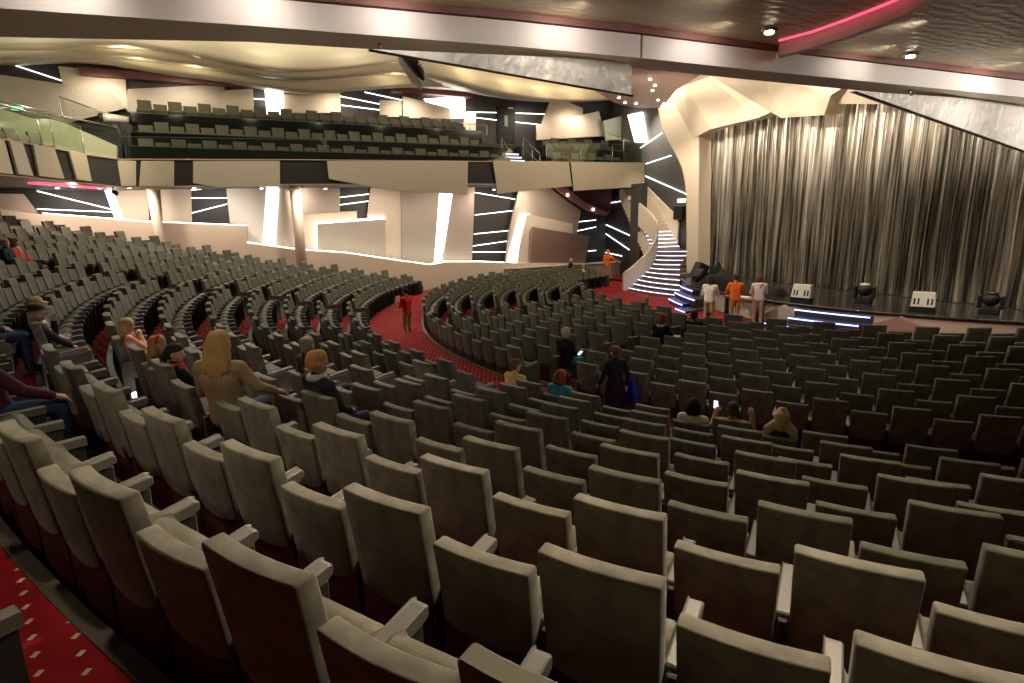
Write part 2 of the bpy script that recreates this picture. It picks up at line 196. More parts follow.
# ------------------------------------------------------------------ mesh helpers
class MB:
    """collects geometry with material indices"""
    def __init__(s): s.v = []; s.f = []; s.mi = []; s.mats = []; s.smooth = []
    def _m(s, m):
        if m not in s.mats: s.mats.append(m)
        return s.mats.index(m)
    def add(s, verts, faces, m, smooth=False):
        o = len(s.v); s.v += [tuple(v) for v in verts]; k = s._m(m)
        for f in faces: s.f.append(tuple(i + o for i in f)); s.mi.append(k); s.smooth.append(smooth)
        return s
    def box(s, x0, x1, y0, y1, z0, z1, m, M=None):
        v = [(x, y, z) for z in (z0, z1) for y in (y0, y1) for x in (x0, x1)]
        if M is not None: v = [tuple(M @ Vector(p)) for p in v]
        return s.add(v, [(0, 2, 3, 1), (4, 5, 7, 6), (0, 1, 5, 4), (2, 6, 7, 3), (0, 4, 6, 2), (1, 3, 7, 5)], m)
    def prism(s, poly, a, b, axis, m):
        """poly 2-D outline extruded along axis from a to b"""
        n = len(poly)
        ar = sum(poly[i][0] * poly[(i + 1) % n][1] - poly[(i + 1) % n][0] * poly[i][1] for i in range(n))
        if ar < 0: poly = list(reversed(poly))
        def P(p, t):
            return {'x': (t, p[0], p[1]), 'y': (p[0], t, p[1]), 'z': (p[0], p[1], t)}[axis]
        v = [P(p, a) for p in poly] + [P(p, b) for p in poly]
        f = [tuple(range(n)), tuple(reversed(range(n, 2 * n)))] + [(i, i + n, (i + 1) % n + n, (i + 1) % n) for i in range(n)]
        if (axis == 'y') == (b > a): pass
        return s.add(v, f, m)
    def tube(s, pts, r, m, n=8, cap=True):
        pts = [Vector(p) for p in pts]; rings = []
        rr = r if isinstance(r, (list, tuple)) else [r] * len(pts)
        prev = None
        for i, p in enumerate(pts):
            d = (pts[min(i + 1, len(pts) - 1)] - pts[max(i - 1, 0)]).normalized()
            u = d.cross(Vector((0, 0, 1)))
            if u.length < 1e-3: u = prev if prev is not None else Vector((1, 0, 0))
            u.normalize(); w = u.cross(d).normalized(); prev = u
            rings.append([p + rr[i] * (math.cos(2 * PI * k / n) * u + math.sin(2 * PI * k / n) * w) for k in range(n)])
        v = [q for ring in rings for q in ring]
        f = [(i * n + k, i * n + (k + 1) % n, (i + 1) * n + (k + 1) % n, (i + 1) * n + k) for i in range(len(pts) - 1) for k in range(n)]
        if cap: f += [tuple(reversed(range(n))), tuple(range((len(pts) - 1) * n, len(pts) * n))]
        return s.add(v, f, m, True)
    def cyl(s, p0, p1, r0, r1, m, n=16): return s.tube([p0, p1], [r0, r1], m, n)
    def sphere(s, c, r, m, nu=14, nv=9, sc=(1, 1, 1)):
        v = []; f = []
        for j in range(nv + 1):
            t = PI * j / nv
            for i in range(nu):
                a = 2 * PI * i / nu
                v.append((c[0] + r * sc[0] * math.sin(t) * math.cos(a), c[1] + r * sc[1] * math.sin(t) * math.sin(a), c[2] + r * sc[2] * math.cos(t)))
        for j in range(nv):
            for i in range(nu): f.append((j * nu + i, (j + 1) * nu + i, (j + 1) * nu + (i + 1) % nu, j * nu + (i + 1) % nu))
        return s.add(v, f, m, True)
    def mesh(s, name, bevel=0.0, seg=2, fix=True):
        me = bpy.data.meshes.new(name); me.from_pydata(s.v, [], s.f)
        for m in s.mats: me.materials.append(m)
        me.polygons.foreach_set('material_index', s.mi)
        me.polygons.foreach_set('use_smooth', s.smooth)
        bm = bmesh.new(); bm.from_mesh(me)
        bmesh.ops.remove_doubles(bm, verts=bm.verts, dist=1e-5)
        if bevel > 0:
            ed = [e for e in bm.edges if len(e.link_faces) == 2 and e.calc_face_angle(0) > 0.5]
            bmesh.ops.bevel(bm, geom=ed, offset=bevel, segments=seg, profile=0.5, affect='EDGES', clamp_overlap=True)
        if fix: bmesh.ops.recalc_face_normals(bm, faces=bm.faces)
        bm.to_mesh(me); bm.free(); me.update()
        return me
    def obj(s, name, parent=None, bevel=0.0, seg=2, kind=None, fix=True):
        o = bpy.data.objects.new(name, s.mesh(name, bevel, seg, fix)); COL.objects.link(o)
        if parent is not None: o.parent = parent
        if kind: o['kind'] = kind
        return o

def empty(name, loc=(0, 0, 0), rz=0.0):
    o = bpy.data.objects.new(name, None); COL.objects.link(o); o.empty_display_size = 0.1
    o.location = loc; o.rotation_euler = (0, 0, rz); return o
def tag(o, label, cat, group=None, kind=None):
    o['label'] = label; o['category'] = cat
    if group: o['group'] = group
    if kind: o['kind'] = kind
    return o
def ring_pt(R, ph): return (-R * math.sin(ph), -R * math.cos(ph))
D2R = math.radians

# ------------------------------------------------------------------ floor terraces
def phi_lim(R):
    a = math.asin(min(1, 14.55 / R)) if R > 14.55 else D2R(88)
    b = math.asin(min(1, 17.4 / R)) if R > 17.4 else D2R(88)
    return -b, a
fl = MB(); tr = MB()
allr = sorted(ROWS + EXTRA, key=lambda t: t[1])
for i, (k, R, z, p) in enumerate(allr):
    Rin = allr[i - 1][1] - 0.01 if i else 9.0
    Rout = R - 0.01
    a0, a1 = phi_lim(R); n = 72
    zin = allr[i - 1][2] if i else z
    v = []; f = []
    for j in range(n + 1):
        a = a0 + (a1 - a0) * j / n
        v += [(*ring_pt(Rin, a), z), (*ring_pt(Rout, a), z), (*ring_pt(Rin, a), min(zin, z) - 0.02)]
    for j in range(n):
        b = 3 * j
        f += [(b, b + 1, b + 4, b + 3), (b, b + 3, b + 5, b + 2)]
    fl.add(v, f, CARPET)
    if i:   # trim on the terrace edge
        v = []; f = []
        for j in range(n + 1):
            a = a0 + (a1 - a0) * j / n
            v += [(*ring_pt(Rin - 0.015, a), z + 0.012), (*ring_pt(Rin + 0.075, a), z + 0.012), (*ring_pt(Rin - 0.015, a), z - 0.10), (*ring_pt(Rin + 0.075, a), z)]
        for j in range(n):
            b = 4 * j
            f += [(b, b + 1, b + 5, b + 4), (b, b + 4, b + 6, b + 2), (b + 1, b + 3, b + 7, b + 5)]
        tr.add(v, f, PLINTH)
z17 = ROWS[-1][2]
fan = [ring_pt(ROWS[-1][1] + 0.1, D2R(a)) for a in range(-88, 89, 4)]
fl.prism(fan + [(-14.6, -0.3), (-14.6, 6.0), (17.4, 6.0), (17.4, -0.3)], z17 - 0.05, z17 - 0.004, 'z', CARPET)
o = fl.obj('floor', kind='structure', fix=False)
o = tr.obj('trim_1', kind='structure', fix=False)

# ------------------------------------------------------------------ seats
BW = 0.52
def back_mesh(top, seg, name, m):
    mb = MB(); nx, nz = 6, 5
    zb = 0.46
    def W(z): return BW * (0.95 + 0.05 * (z - zb) / (1.05 - zb)) / 2
    def yr(z): return 0.085 * (1.05 - z) / (1.05 - zb)
    v = []; idx = {}
    def q(i, j, side):
        t = -1 + 2 * i / nx; zz = zb + (top - zb) * j / nz
        if j == 0: zz -= 0.045 * (1 - t * t)
        th = 0.115 - 0.02 * (j / nz)
        y = yr(zz) - 0.022 * (1 - t * t) + (th if side else 0)
        return (t * W(zz), y, zz)
    for side in (0, 1):
        for j in range(nz + 1):
            for i in range(nx + 1): idx[i, j, side] = len(v); v.append(q(i, j, side))
    f = []
    for j in range(nz):
        for i in range(nx):
            f.append((idx[i, j, 0], idx[i + 1, j, 0], idx[i + 1, j + 1, 0], idx[i, j + 1, 0]))
            f.append((idx[i, j, 1], idx[i, j + 1, 1], idx[i + 1, j + 1, 1], idx[i + 1, j, 1]))
    for j in range(nz):
        f.append((idx[0, j, 0], idx[0, j + 1, 0], idx[0, j + 1, 1], idx[0, j, 1]))
        f.append((idx[nx, j, 0], idx[nx, j, 1], idx[nx, j + 1, 1], idx[nx, j + 1, 0]))
    for i in range(nx):
        f.append((idx[i, 0, 0], idx[i, 0, 1], idx[i + 1, 0, 1], idx[i + 1, 0, 0]))
        f.append((idx[i, nz, 0], idx[i + 1, nz, 0], idx[i + 1, nz, 1], idx[i, nz, 1]))
    mb.add(v, f, m)
    me = mb.mesh(name)
    bm = bmesh.new(); bm.from_mesh(me)
    ed = [e for e in bm.edges if len(e.link_faces) == 2 and e.calc_face_angle(0) > 0.9]
    if seg: bmesh.ops.bevel(bm, geom=ed, offset=0.014, segments=seg, profile=0.5, affect='EDGES')
    for fc in bm.faces: fc.smooth = seg > 1
    bm.to_mesh(me); bm.free()
    return me
def slab(prof, m, w=0.240):
    mb = MB(); v = []; f = []; k = len(prof)
    for x in (-w, w): v += [(x, y, z) for y, z in prof]
    for i in range(k): f.append((i, (i + 1) % k, (i + 1) % k + k, i + k))
    f += [tuple(range(k)), tuple(range(k, 2 * k))]
    return mb.add(v, f, m)
def cushion_mb(m, down=False):      # tipped up against the backrest, or folded down under a person
    if down: return slab([(0.16, 0.34), (0.16, 0.475), (0.40, 0.50), (0.54, 0.505), (0.61, 0.48), (0.63, 0.42), (0.60, 0.35)], m)
    return slab([(0.16, 0.37), (0.15, 0.48), (0.18, 0.555), (0.27, 0.625), (0.34, 0.65), (0.40, 0.635), (0.425, 0.585), (0.405, 0.53), (0.28, 0.39)], m)
def pan_mb(down=False):
    mb = MB()
    if down: return mb.box(-.225, .225, .19, .56, 0, .345, DARK)
    v = [(x, y, z) for x in (-.235, .235) for y, z in ((.27, .37), (.395, .515), (.41, .505), (.29, .345))]
    mb.add(v, [(0, 1, 2, 3), (7, 6, 5, 4), (0, 4, 5, 1), (1, 5, 6, 2), (2, 6, 7, 3), (3, 7, 4, 0)], DARK)
    return mb.box(-.20, .20, .14, .27, 0, .40, DARK)
def arm_mb(sx, pad=PAD):
    mb = MB(); c = sx * 0.285
    prof = [(0.16, 0.56), (0.16, 0.605), (0.54, 0.66), (0.565, 0.65), (0.565, 0.60), (0.51, 0.575)]
    v = []; f = []; k = len(prof)
    for x in (c - 0.037, c + 0.037): v += [(x, y, z) for y, z in prof]
    for i in range(k): f.append((i, (i + 1) % k, (i + 1) % k + k, i + k))
    f += [tuple(range(k)), tuple(range(k, 2 * k))]
    mb.add(v, f, pad)
    mb.box(c - 0.022, c + 0.022, 0.13, 0.545, 0.0, 0.58, ARMSIDE)
    return mb
def shell_mb():
    mb = MB(); nx = 6; v = []; f = []
    for i in range(nx + 1):
        t = -1 + 2 * i / nx; y = 0.095 - 0.02 * (1 - t * t)
        v += [(t * 0.268, y + 0.01, 0.02), (t * 0.262, y + 0.004, 0.47 - 0.04 * (1 - t * t)), (t * 0.268, y + 0.06, 0.02), (t * 0.262, y + 0.06, 0.47)]
    for i in range(nx):
        b = 4 * i
        f += [(b, b + 4, b + 5, b + 1), (b + 2, b + 3, b + 7, b + 6), (b + 1, b + 5, b + 7, b + 3), (b, b + 2, b + 6, b + 4)]
    f += [(0, 1, 3, 2), (4 * nx, 4 * nx + 2, 4 * nx + 3, 4 * nx + 1)]
    return mb.add(v, f, SHELL)
ME = {}
ME['high'] = back_mesh(1.05, 2, 'backrest', SUEDE); ME['low'] = back_mesh(0.905, 2, 'backrest', SUEDE)
ME['cushion'] = cushion_mb(SUEDE).mesh('cushion', 0.016, 2); ME['cushion_down'] = cushion_mb(SUEDE, True).mesh('cushion', 0.022, 2); ME['base_down'] = pan_mb(True).mesh('seat_base')
ME['arm'] = arm_mb(1).mesh('armrest', 0.008, 1); ME['arml'] = arm_mb(-1).mesh('armrest', 0.008, 1)
ME['shell'] = shell_mb().mesh('back_shell')
ME['base'] = pan_mb().mesh('seat_base')
def endp(sx): return MB().box(sx * 0.285 - 0.03, sx * 0.285 + 0.03, 0.03, 0.60, 0.0, 0.60, PANEL_END).mesh('end_panel', 0.012, 2)
ME['endr'] = endp(1); ME['endl'] = endp(-1)

# far (single merged object) versions
def flat(me):
    v = np.empty(len(me.vertices) * 3, np.float32); me.vertices.foreach_get('co', v)
    return v.reshape(-1, 3), [tuple(p.vertices) for p in me.polygons]
FAR = {}
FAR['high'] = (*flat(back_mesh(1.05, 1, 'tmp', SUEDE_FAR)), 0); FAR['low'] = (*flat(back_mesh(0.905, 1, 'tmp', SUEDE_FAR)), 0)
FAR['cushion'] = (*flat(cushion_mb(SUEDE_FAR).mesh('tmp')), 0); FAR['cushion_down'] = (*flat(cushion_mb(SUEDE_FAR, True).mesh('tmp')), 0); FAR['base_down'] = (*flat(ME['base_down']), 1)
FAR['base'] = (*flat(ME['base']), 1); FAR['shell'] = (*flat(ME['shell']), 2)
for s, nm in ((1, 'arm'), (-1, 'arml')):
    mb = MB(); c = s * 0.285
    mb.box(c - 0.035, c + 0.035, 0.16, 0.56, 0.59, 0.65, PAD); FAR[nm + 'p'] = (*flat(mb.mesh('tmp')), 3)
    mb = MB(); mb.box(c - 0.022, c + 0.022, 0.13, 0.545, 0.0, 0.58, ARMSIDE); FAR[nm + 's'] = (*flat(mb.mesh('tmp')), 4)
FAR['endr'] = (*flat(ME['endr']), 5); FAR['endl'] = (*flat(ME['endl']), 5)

# camera model (for ordering the seats by their size in view and for the camera itself)
cf = CAM
cr_, sr_ = math.cos(cf['ro']), math.sin(cf['ro']); cp, sp = math.cos(cf['pt']), math.sin(cf['pt'])
Rt = Vector((cf['right'][0], cf['right'][1], 0)).normalized(); Fh = Vector((cf['fwd'][0], cf['fwd'][1], 0)).normalized(); Up = Vector((0, 0, 1))
view = Fh * cp - Up * sp; upv = Fh * sp + Up * cp
right = Rt * cr_ + upv * sr_; up2 = -Rt * sr_ + upv * cr_
CAMLOC = Vector(cf['loc'])
def project(p):
    d = Vector(p) - CAMLOC; dd = d.dot(view)
    if dd < 0.2: return None
    return 512 + cf['f'] * d.dot(right) / dd, 341.5 - cf['f'] * d.dot(up2) / dd, dd

def blocks(k, X, Y, phd):
    """which block of a row a seat belongs to, or None where an aisle or nothing is"""
    if k <= 9:
        lim = -13.0 if k >= 1 else -13.2
        if X < lim or X > 16.6: return None
        if k <= 0 and X > 12.95: return None
        if k < 0 and X > 8.0: return None
        if X < -5.75: return 'L'
        if -4.65 < X < 5.35: return 'C'
        if X > 6.35: return 'R'
        return None
    if k >= 16 and phd > (55 if k == 16 else 36): return None
    if X < -13.7 or X > 16.0 or Y > -3.1: return None
    if phd > 18.5: return 'L'
    if -13.3 < phd < 13.3: return 'C'
    if phd < -18.0: return 'R'
    return None
SEATS = []
TAKEN = [(12, -13.4), (14, -11.5), (17, .56), (14, 3.74), (15, 3.88), (11, 3.6), (9, 6.25), (9, 7.2), (9, 9.15), (9, 9.62), (9, 10.15), (5, 6.75), (4, 8.85), (3, 7.66), (3, 7.0), (3, 5.05), (2, 5.05), (2, 4.3), (1, 4.75), (1, 8.95), (-1, -4.9), (-1, -5.4), (17, 2.9)]
for k, R, z, p0 in ROWS + EXTRA:
    n0 = -int(120 / math.degrees(PITCH / R)); n1 = -n0
    row = []
    for i in range(n0, n1):
        phc = p0 - math.degrees((i * PITCH + BW / 2) / R)
        if abs(phc) > 87: continue
        X, Y = ring_pt(R, D2R(phc)); b = blocks(k, X, Y, phc)
        if k == 3 and abs(X - 8.95) < .29: continue
        if b: row.append(dict(k=k, R=R, z=z, ph=D2R(phc), X=X, Y=Y, b=b, high=(i % 2 == 0)))
    for a, s in enumerate(row):
        s['first'] = a == 0 or row[a - 1]['b'] != s['b']; s['last'] = a == len(row) - 1 or row[a + 1]['b'] != s['b']
    if k <= 0:
        for s in row: s['last'] = False
    SEATS += row
for k_, x_ in TAKEN:
    c_ = [s for s in SEATS if s['k'] == k_ and abs(s['X'] - x_) < .6]
    if c_: min(c_, key=lambda s: abs(s['X'] - x_))['down'] = True
for s in SEATS:
    q = project((s['X'] + 0.05 * math.sin(s['ph']), s['Y'] + 0.05 * math.cos(s['ph']), s['z'] + (0.9 if s['high'] else 0.76)))
    s['px'] = q
    s['in'] = q is not None and -22 < q[0] < 1046 and 150 < q[1] < 712
cand = sorted([s for s in SEATS if s['in']], key=lambda s: s['px'][2])
picked = cand[:300]
for s in SEATS: s['one'] = False
for s in picked: s['one'] = True
ORD = 'first second third fourth fifth sixth seventh eighth ninth tenth eleventh twelfth thirteenth fourteenth fifteenth sixteenth seventeenth eighteenth nineteenth twentieth'.split()
TENS = {20: 'twenty', 30: 'thirty', 40: 'forty'}
def ordn(n): return ORD[n - 1] if n <= 20 else (TENS[n // 10 * 10] + '-' + ORD[n % 10 - 1] if n % 10 else {30: 'thirtieth', 40: 'fortieth'}[n])
rowlist = sorted({s['k'] for s in picked})
PROTO = {}
for kind in ('high', 'low'): PROTO[kind] = None
def seat_parts(s):
    parts = [('backrest', ME['high' if s['high'] else 'low']), ('back_shell', ME['shell']), ('cushion', ME['cushion_down' if s.get('down') else 'cushion']), ('seat_base', ME['base_down' if s.get('down') else 'base'])]
    if s['last']: parts.append(('end_panel', ME['endr']))
    parts.append(('armrest', ME['arm']))
    if s['first']: parts += [('armrest', ME['arml']), ('end_panel', ME['endl'])]
    return parts
nseat = 0
for ri, k in enumerate(rowlist):
    lst = sorted([s for s in picked if s['k'] == k], key=lambda s: s['ph'])          # from the right end
    for j, s in enumerate(lst):
        t = empty('theatre_seat', (s['X'], s['Y'], s['z']), -s['ph'])
        tag(t, ('high' if s['high'] else 'low') + '-backed grey suede seat, ' + ordn(j + 1) + ' from right in the ' + ordn(ri + 1) + ' row from the foreground', 'seat', 'theatre seats nearest the camera')
        for nm, me in seat_parts(s):
            c = bpy.data.objects.new(nm, me); COL.objects.link(c); c.parent = t
        s['obj'] = t
V = []; F = []; MI = []; off = 0
for s in SEATS:
    if s['one']: continue
    c_, s_ = math.cos(-s['ph']), math.sin(-s['ph'])
    keys = ['high' if s['high'] else 'low', 'cushion_down' if s.get('down') else 'cushion', 'base_down' if s.get('down') else 'base', 'shell', 'armp', 'arms']
    if s['first']: keys += ['armlp', 'armls', 'endl']
    if s['last']: keys += ['endr']
    for key in keys:
        v, f, mi = FAR[key]
        w = np.empty_like(v); w[:, 0] = v[:, 0] * c_ - v[:, 1] * s_ + s['X']; w[:, 1] = v[:, 0] * s_ + v[:, 1] * c_ + s['Y']; w[:, 2] = v[:, 2] + s['z']
        V.append(w); F += [tuple(i + off for i in q) for q in f]; MI += [mi] * len(f); off += len(v)
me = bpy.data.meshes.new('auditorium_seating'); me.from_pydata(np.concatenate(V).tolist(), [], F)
for m in (SUEDE_FAR, DARK, SHELL, mat('arm_pad_far', (.115, .112, .09), .6), mat('arm_side_far', (.02, .02, .018), .7), PANEL_END): me.materials.append(m)  # far armrest colours darkened to imitate the dimmer light there
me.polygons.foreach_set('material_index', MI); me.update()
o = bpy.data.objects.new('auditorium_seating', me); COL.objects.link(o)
tag(o, 'distant curved rows of grey suede theatre seats filling the hall beyond the nearer rows', 'seats', kind='stuff')
print('seats', len(SEATS), 'in view', len(cand), 'rows of individuals', rowlist)
# ------------------------------------------------------------------ side wall of the hall (house left)
def poly_panel(parent, name, X, th, poly, m, bevel=0.012):
    return MB().prism(poly, X - th, X, 'x', m).obj(name, parent, bevel, 1)
def led_yz(parent, X, pts, m=LED, w=0.032):
    (y0, z0), (y1, z1) = pts
    d = Vector((0, y1 - y0, z1 - z0)); n = Vector((0, -d.z, d.y)).normalized() * w / 2
    a, b = Vector((X, y0, z0)), Vector((X, y1, z1)); ox = Vector((0.03, 0, 0))
    v = [a - n, a + n, b + n, b - n, a - n + ox, a + n + ox, b + n + ox, b - n + ox]
    return MB().add(v, [(0, 1, 2, 3), (4, 7, 6, 5), (0, 4, 5, 1), (1, 5, 6, 2), (2, 6, 7, 3), (3, 7, 4, 0)], m).obj('light_strip', parent)
def led_xz(parent, Y, pts, m=LED, w=0.035):
    (x0, z0), (x1, z1) = pts
    d = Vector((x1 - x0, 0, z1 - z0)); n = Vector((-d.z, 0, d.x)).normalized() * w / 2
    a, b = Vector((x0, Y, z0)), Vector((x1, Y, z1)); oy = Vector((0, -0.03, 0))
    v = [a - n, a + n, b + n, b - n, a - n + oy, a + n + oy, b + n + oy, b - n + oy]
    return MB().add(v, [(0, 1, 2, 3), (4, 7, 6, 5), (0, 4, 5, 1), (1, 5, 6, 2), (2, 6, 7, 3), (3, 7, 4, 0)], m).obj('light_strip', parent)

wl = MB().box(-16.25, -15.95, -36, 1.0, -0.2, 6.2, CHAR).obj('wall_left', kind='structure')
MP = dict(pink=PINKC, cream=CREAM, white=WHITEP, brushed=BRUSHED, fabric=FABRIC, copper=COPPER, sparkle=SPARKLE, green=GREENP, fascia=FASCIA_M)
for m, X, th, poly in LOWER_PANELS: poly_panel(wl, 'wall_panel', X, th, poly, MP[m])
for X, poly in LIGHT_SLOTS: poly_panel(wl, 'light_slot', X, 0.05, poly, SLOT, 0)
for pts in LOWER_LEDS: led_yz(wl, -15.95, pts)
# low ledge wall with a glowing top, stepping down with the rake
led = LEDGE
lw = MB().prism(led + [(led[-1][0], -0.3), (led[0][0], -0.3)], -15.3, -14.62, 'x', CREAM).obj('wall_low', kind='structure')
for i in range(len(led) - 1):
    (y0, z0), (y1, z1) = led[i], led[i + 1]
    if abs(y1 - y0) < 0.4 or y0 < -28 or y1 > -6: continue
    MB().add([(-14.86, y0, z0 + .02), (-14.66, y0, z0 + .02), (-14.66, y1, z1 + .02), (-14.86, y1, z1 + .02), (-14.86, y0, z0 + .05), (-14.66, y0, z0 + .05), (-14.66, y1, z1 + .05), (-14.86, y1, z1 + .05)],
             [(0, 1, 2, 3), (4, 7, 6, 5), (0, 4, 5, 1), (1, 5, 6, 2), (2, 6, 7, 3), (3, 7, 4, 0)], SLOT).obj('light_strip', lw)
wv = MB().box(-14.66, -14.45, -7.0, 2.0, -0.2, 1.02, WOODV).box(-14.72, -14.40, -7.0, 2.0, 1.02, 1.09, BANIST).obj('wall_walkway', kind='structure', bevel=0.01, seg=1)
# columns carrying the balcony
for yy, r in ((-23.55, 0.20), (-17.95, 0.24)):
    c = MB(); c.cyl((-13.9, yy, 0.8), (-13.9, yy, 5.5), r, r, CREAM, 24)
    o = c.obj('column', kind='structure')
    MB().cyl((-13.9, yy, 5.30), (-13.9, yy, 5.42), r + 0.05, r + 0.05, CREAM, 24).obj('column_collar', o)
# wall behind, at the stage end of the hall
wf = MB().box(-18, -7.0, 2.5, 2.8, -0.2, 11.2, STAGEWALL).obj('wall_front', kind='structure')
for p in FRONT_LEDS: led_xz(wf, 2.48, p)
MB().prism(FRONT_SLOT, 2.35, 2.45, 'y', SLOT).obj('light_slot', wf)
wn = MB().prism([(-16.3, -0.2), (-16.3, 5.5), (-12.55, 5.5), (-12.55, -0.2)], 1.02, 1.15, 'y', CHAR).obj('wall_corner', kind='structure')
for p in LOWFRONT_LEDS: led_xz(wn, 1.0, p, LED, 0.03)
# burgundy curved soffit under the balcony end with two downlights
so = MB().prism(BULKHEAD, -15.3, -14.9, 'x', BURG).obj('ceiling_soffit', kind='structure', bevel=.02, seg=1)
MB().prism(BULKRIM, -14.92, -14.84, 'x', mat('rose_rim', (.42, .20, .18), .45)).obj('soffit_rim', so)
for x, y, z in BULKDOTS: MB().cyl((x, y, z), (x + .05, y, z), 0.07, 0.07, DOTS, 12).obj('downlight', so)

# ------------------------------------------------------------------ balcony (house left) and its rear bend
bal = MB()
top = 6.5; bot = 5.5
front = [(-12.0, y) for y in (0.75, -10.0, -18.0, -24.35)]
zt = [6.78, 6.58, 6.45, 6.30]; zb = [5.57, 5.56, 5.48, 5.32]
rear = [(-11.0, -25.3), (-9.4, -25.9), (-7.2, -26.75), (-5.0, -27.6), (-2.0, -28.5)]
line = front + rear; zt += [6.36, 6.40, 6.42, 6.42, 6.42]; zb += [5.40, 5.42, 5.44, 5.45, 5.45]
n = len(line)
back = [(-17.7, 0.75), (-17.7, -10), (-17.7, -18), (-17.7, -26.0), (-17.0, -30), (-13.0, -33), (-9, -34), (-6, -35), (-3, -36)]
v = []; f = []
for i in range(n):
    x, y = line[i]; bx, by = back[i]
    v += [(x, y, zt[i]), (x - 0.25, y - (0.1 if i > 3 else 0), zt[i]), (x, y, zb[i]), (bx, by, zb[i]), (x - 0.25, y - (0.1 if i > 3 else 0), zb[i] + .25), (bx, by, zb[i] + .25)]
for i in range(n - 1):
    a, b = 6 * i, 6 * i + 6
    f += [(a, a + 2, b + 2, b), (a, b, b + 1, a + 1), (a + 2, a + 3, b + 3, b + 2), (a + 1, b + 1, b + 4, a + 4), (a + 4, b + 4, b + 5, a + 5)]
bal.add(v, f, CHARF)
bo = bal.obj('balcony', kind='structure', fix=False)
for m, o_, poly in FASCIA: poly_panel(bo, 'fascia_panel', -12.0 + o_, 0.06, poly, FASCIA_M)
# panels on the rear bend: stand on the polyline
def on_line(t):   # distance along the bend from (-12,-24.35)
    pts = [Vector(p) for p in line[3:]]; 
    for a, b in zip(pts, pts[1:]):
        L_ = (b - a).length
        if t <= L_: return a + (b - a) * t / L_, (b - a).normalized()
        t -= L_
    return pts[-1], (pts[-1] - pts[-2]).normalized()
for t0, t1, tb0, tb1 in ((1.42, 2.4, 1.36, 2.2), (3.15, 4.15, 2.90, 4.12), (4.6, 5.15, 4.40, 5.05), (5.35, 6.3, 5.25, 6.3), (6.5, 7.6, 6.5, 7.7)):
    pa, d = on_line(t0); pb, _ = on_line(t1); pc, _ = on_line(tb0); pd, _ = on_line(tb1)
    nn = Vector((-d.y, d.x)); nn = nn if nn.dot(Vector((1, 1))) > 0 else -nn
    v = []
    for q, z in ((pa, 6.40), (pb, 6.42), (pd, 5.48), (pc, 5.46)):
        for o_ in (0.02, 0.10): v.append((q.x + nn.x * o_, q.y + nn.y * o_, z))
    MB().add(v, [(1, 3, 5, 7), (0, 6, 4, 2), (0, 2, 3, 1), (2, 4, 5, 3), (4, 6, 7, 5), (6, 0, 1, 7)], FASCIA_M).obj('fascia_panel', bo, 0.008, 1)
# gold capping rail and lower bead
for zz, nm in ((zt, 'capping_rail'), (zb, 'lower_bead')):
    MB().tube([(line[i][0] + 0.05, line[i][1], zz[i] + (0.02 if nm[0] == 'c' else -0.02)) for i in range(n)], 0.03, mat('rail_gold', (0.55, 0.40, 0.27), 0.35, 0.5), 6).obj(nm, bo)
for i, yy in enumerate((-26.5, -25.2, -24.2, -22.0, -19.5, -16.9, -12.0, -8.7)):
    x = -12.05 if yy > -24.3 else -12.4; MB().cyl((x - .12, yy, 5.27), (x - .12, yy, 5.31), 0.06, 0.06, DOTS, 10).obj('downlight', bo)
# red cove light under the rear bend
MB().prism([(-13.1, -25.3), (-12.8, -25.0), (-9.0, -26.4), (-9.3, -26.7)], 5.28, 5.34, 'z', REDLIT).obj('red_light_strip', bo)
# small spotlight under the balcony corner
t = empty('spotlight', (-12.35, -24.75, 5.15)); tag(t, 'small black spotlight hanging under the corner of the left balcony', 'spotlight')
MB().cyl((0, 0, 0), (0.18, 0.1, -0.05), 0.08, 0.09, BLACK, 12).obj('lamp_body', t); MB().box(-.02, .02, -.02, .02, -.02, .22, BLACK).obj('bracket', t)

# ------------------------------------------------------------------ gallery above the balcony
gal = MB()
for X0, X1, z in ((-13.55, -12.25, 6.1), (-14.65, -13.55, 7.0), (-17.7, -14.65, 7.85)):
    gal.box(X0, X1, -24.4, -7.6, 5.8, z, CHAR)
    gal.box(X0, X1, -5.8, 0.7, 5.8, z - (0.0 if X0 > -13.6 else 0.1), CHAR)
gal.box(-17.7, -12.25, -7.6, -5.8, 5.7, 6.1, CHAR); gal.box(-17.7, -15.4, -7.6, -5.8, 6.1, 7.9, CHAR)
go = gal.obj('floor_gallery', kind='structure')
for X, z0, z1, y0, y1 in ((-13.52, 6.1, 7.50, -24.0, -7.7), (-14.62, 7.0, 8.38, -24.0, -8.2), (-12.32, 6.0, 6.84, -24.0, -7.7), (-12.32, 6.0, 6.90, -4.9, 0.4), (-13.52, 6.1, 7.55, -4.9, 0.3)):
    MB().box(X - 0.03, X + 0.03, y0, y1, z0, z1, BLACKG).box(X - 0.035, X + 0.035, y0, y1, z1, z1 + 0.03, GEDGE).obj('row_divider', go)
# steps of the gallery stair with lit nosings
for i in range(6):
    z = 6.1 + 0.2 * (i + 1); X = -12.9 - 0.34 * i
    st = MB().box(X - 0.40, X, -7.45 + .12 * i, -5.95 - .0 * i, z - 0.2, z, CHAR).obj('gallery_step', go)
    MB().box(X - 0.03, X + 0.02, -7.40 + .12 * i, -6.0, z - 0.05, z + 0.005, LEDS).obj('light_strip', st)
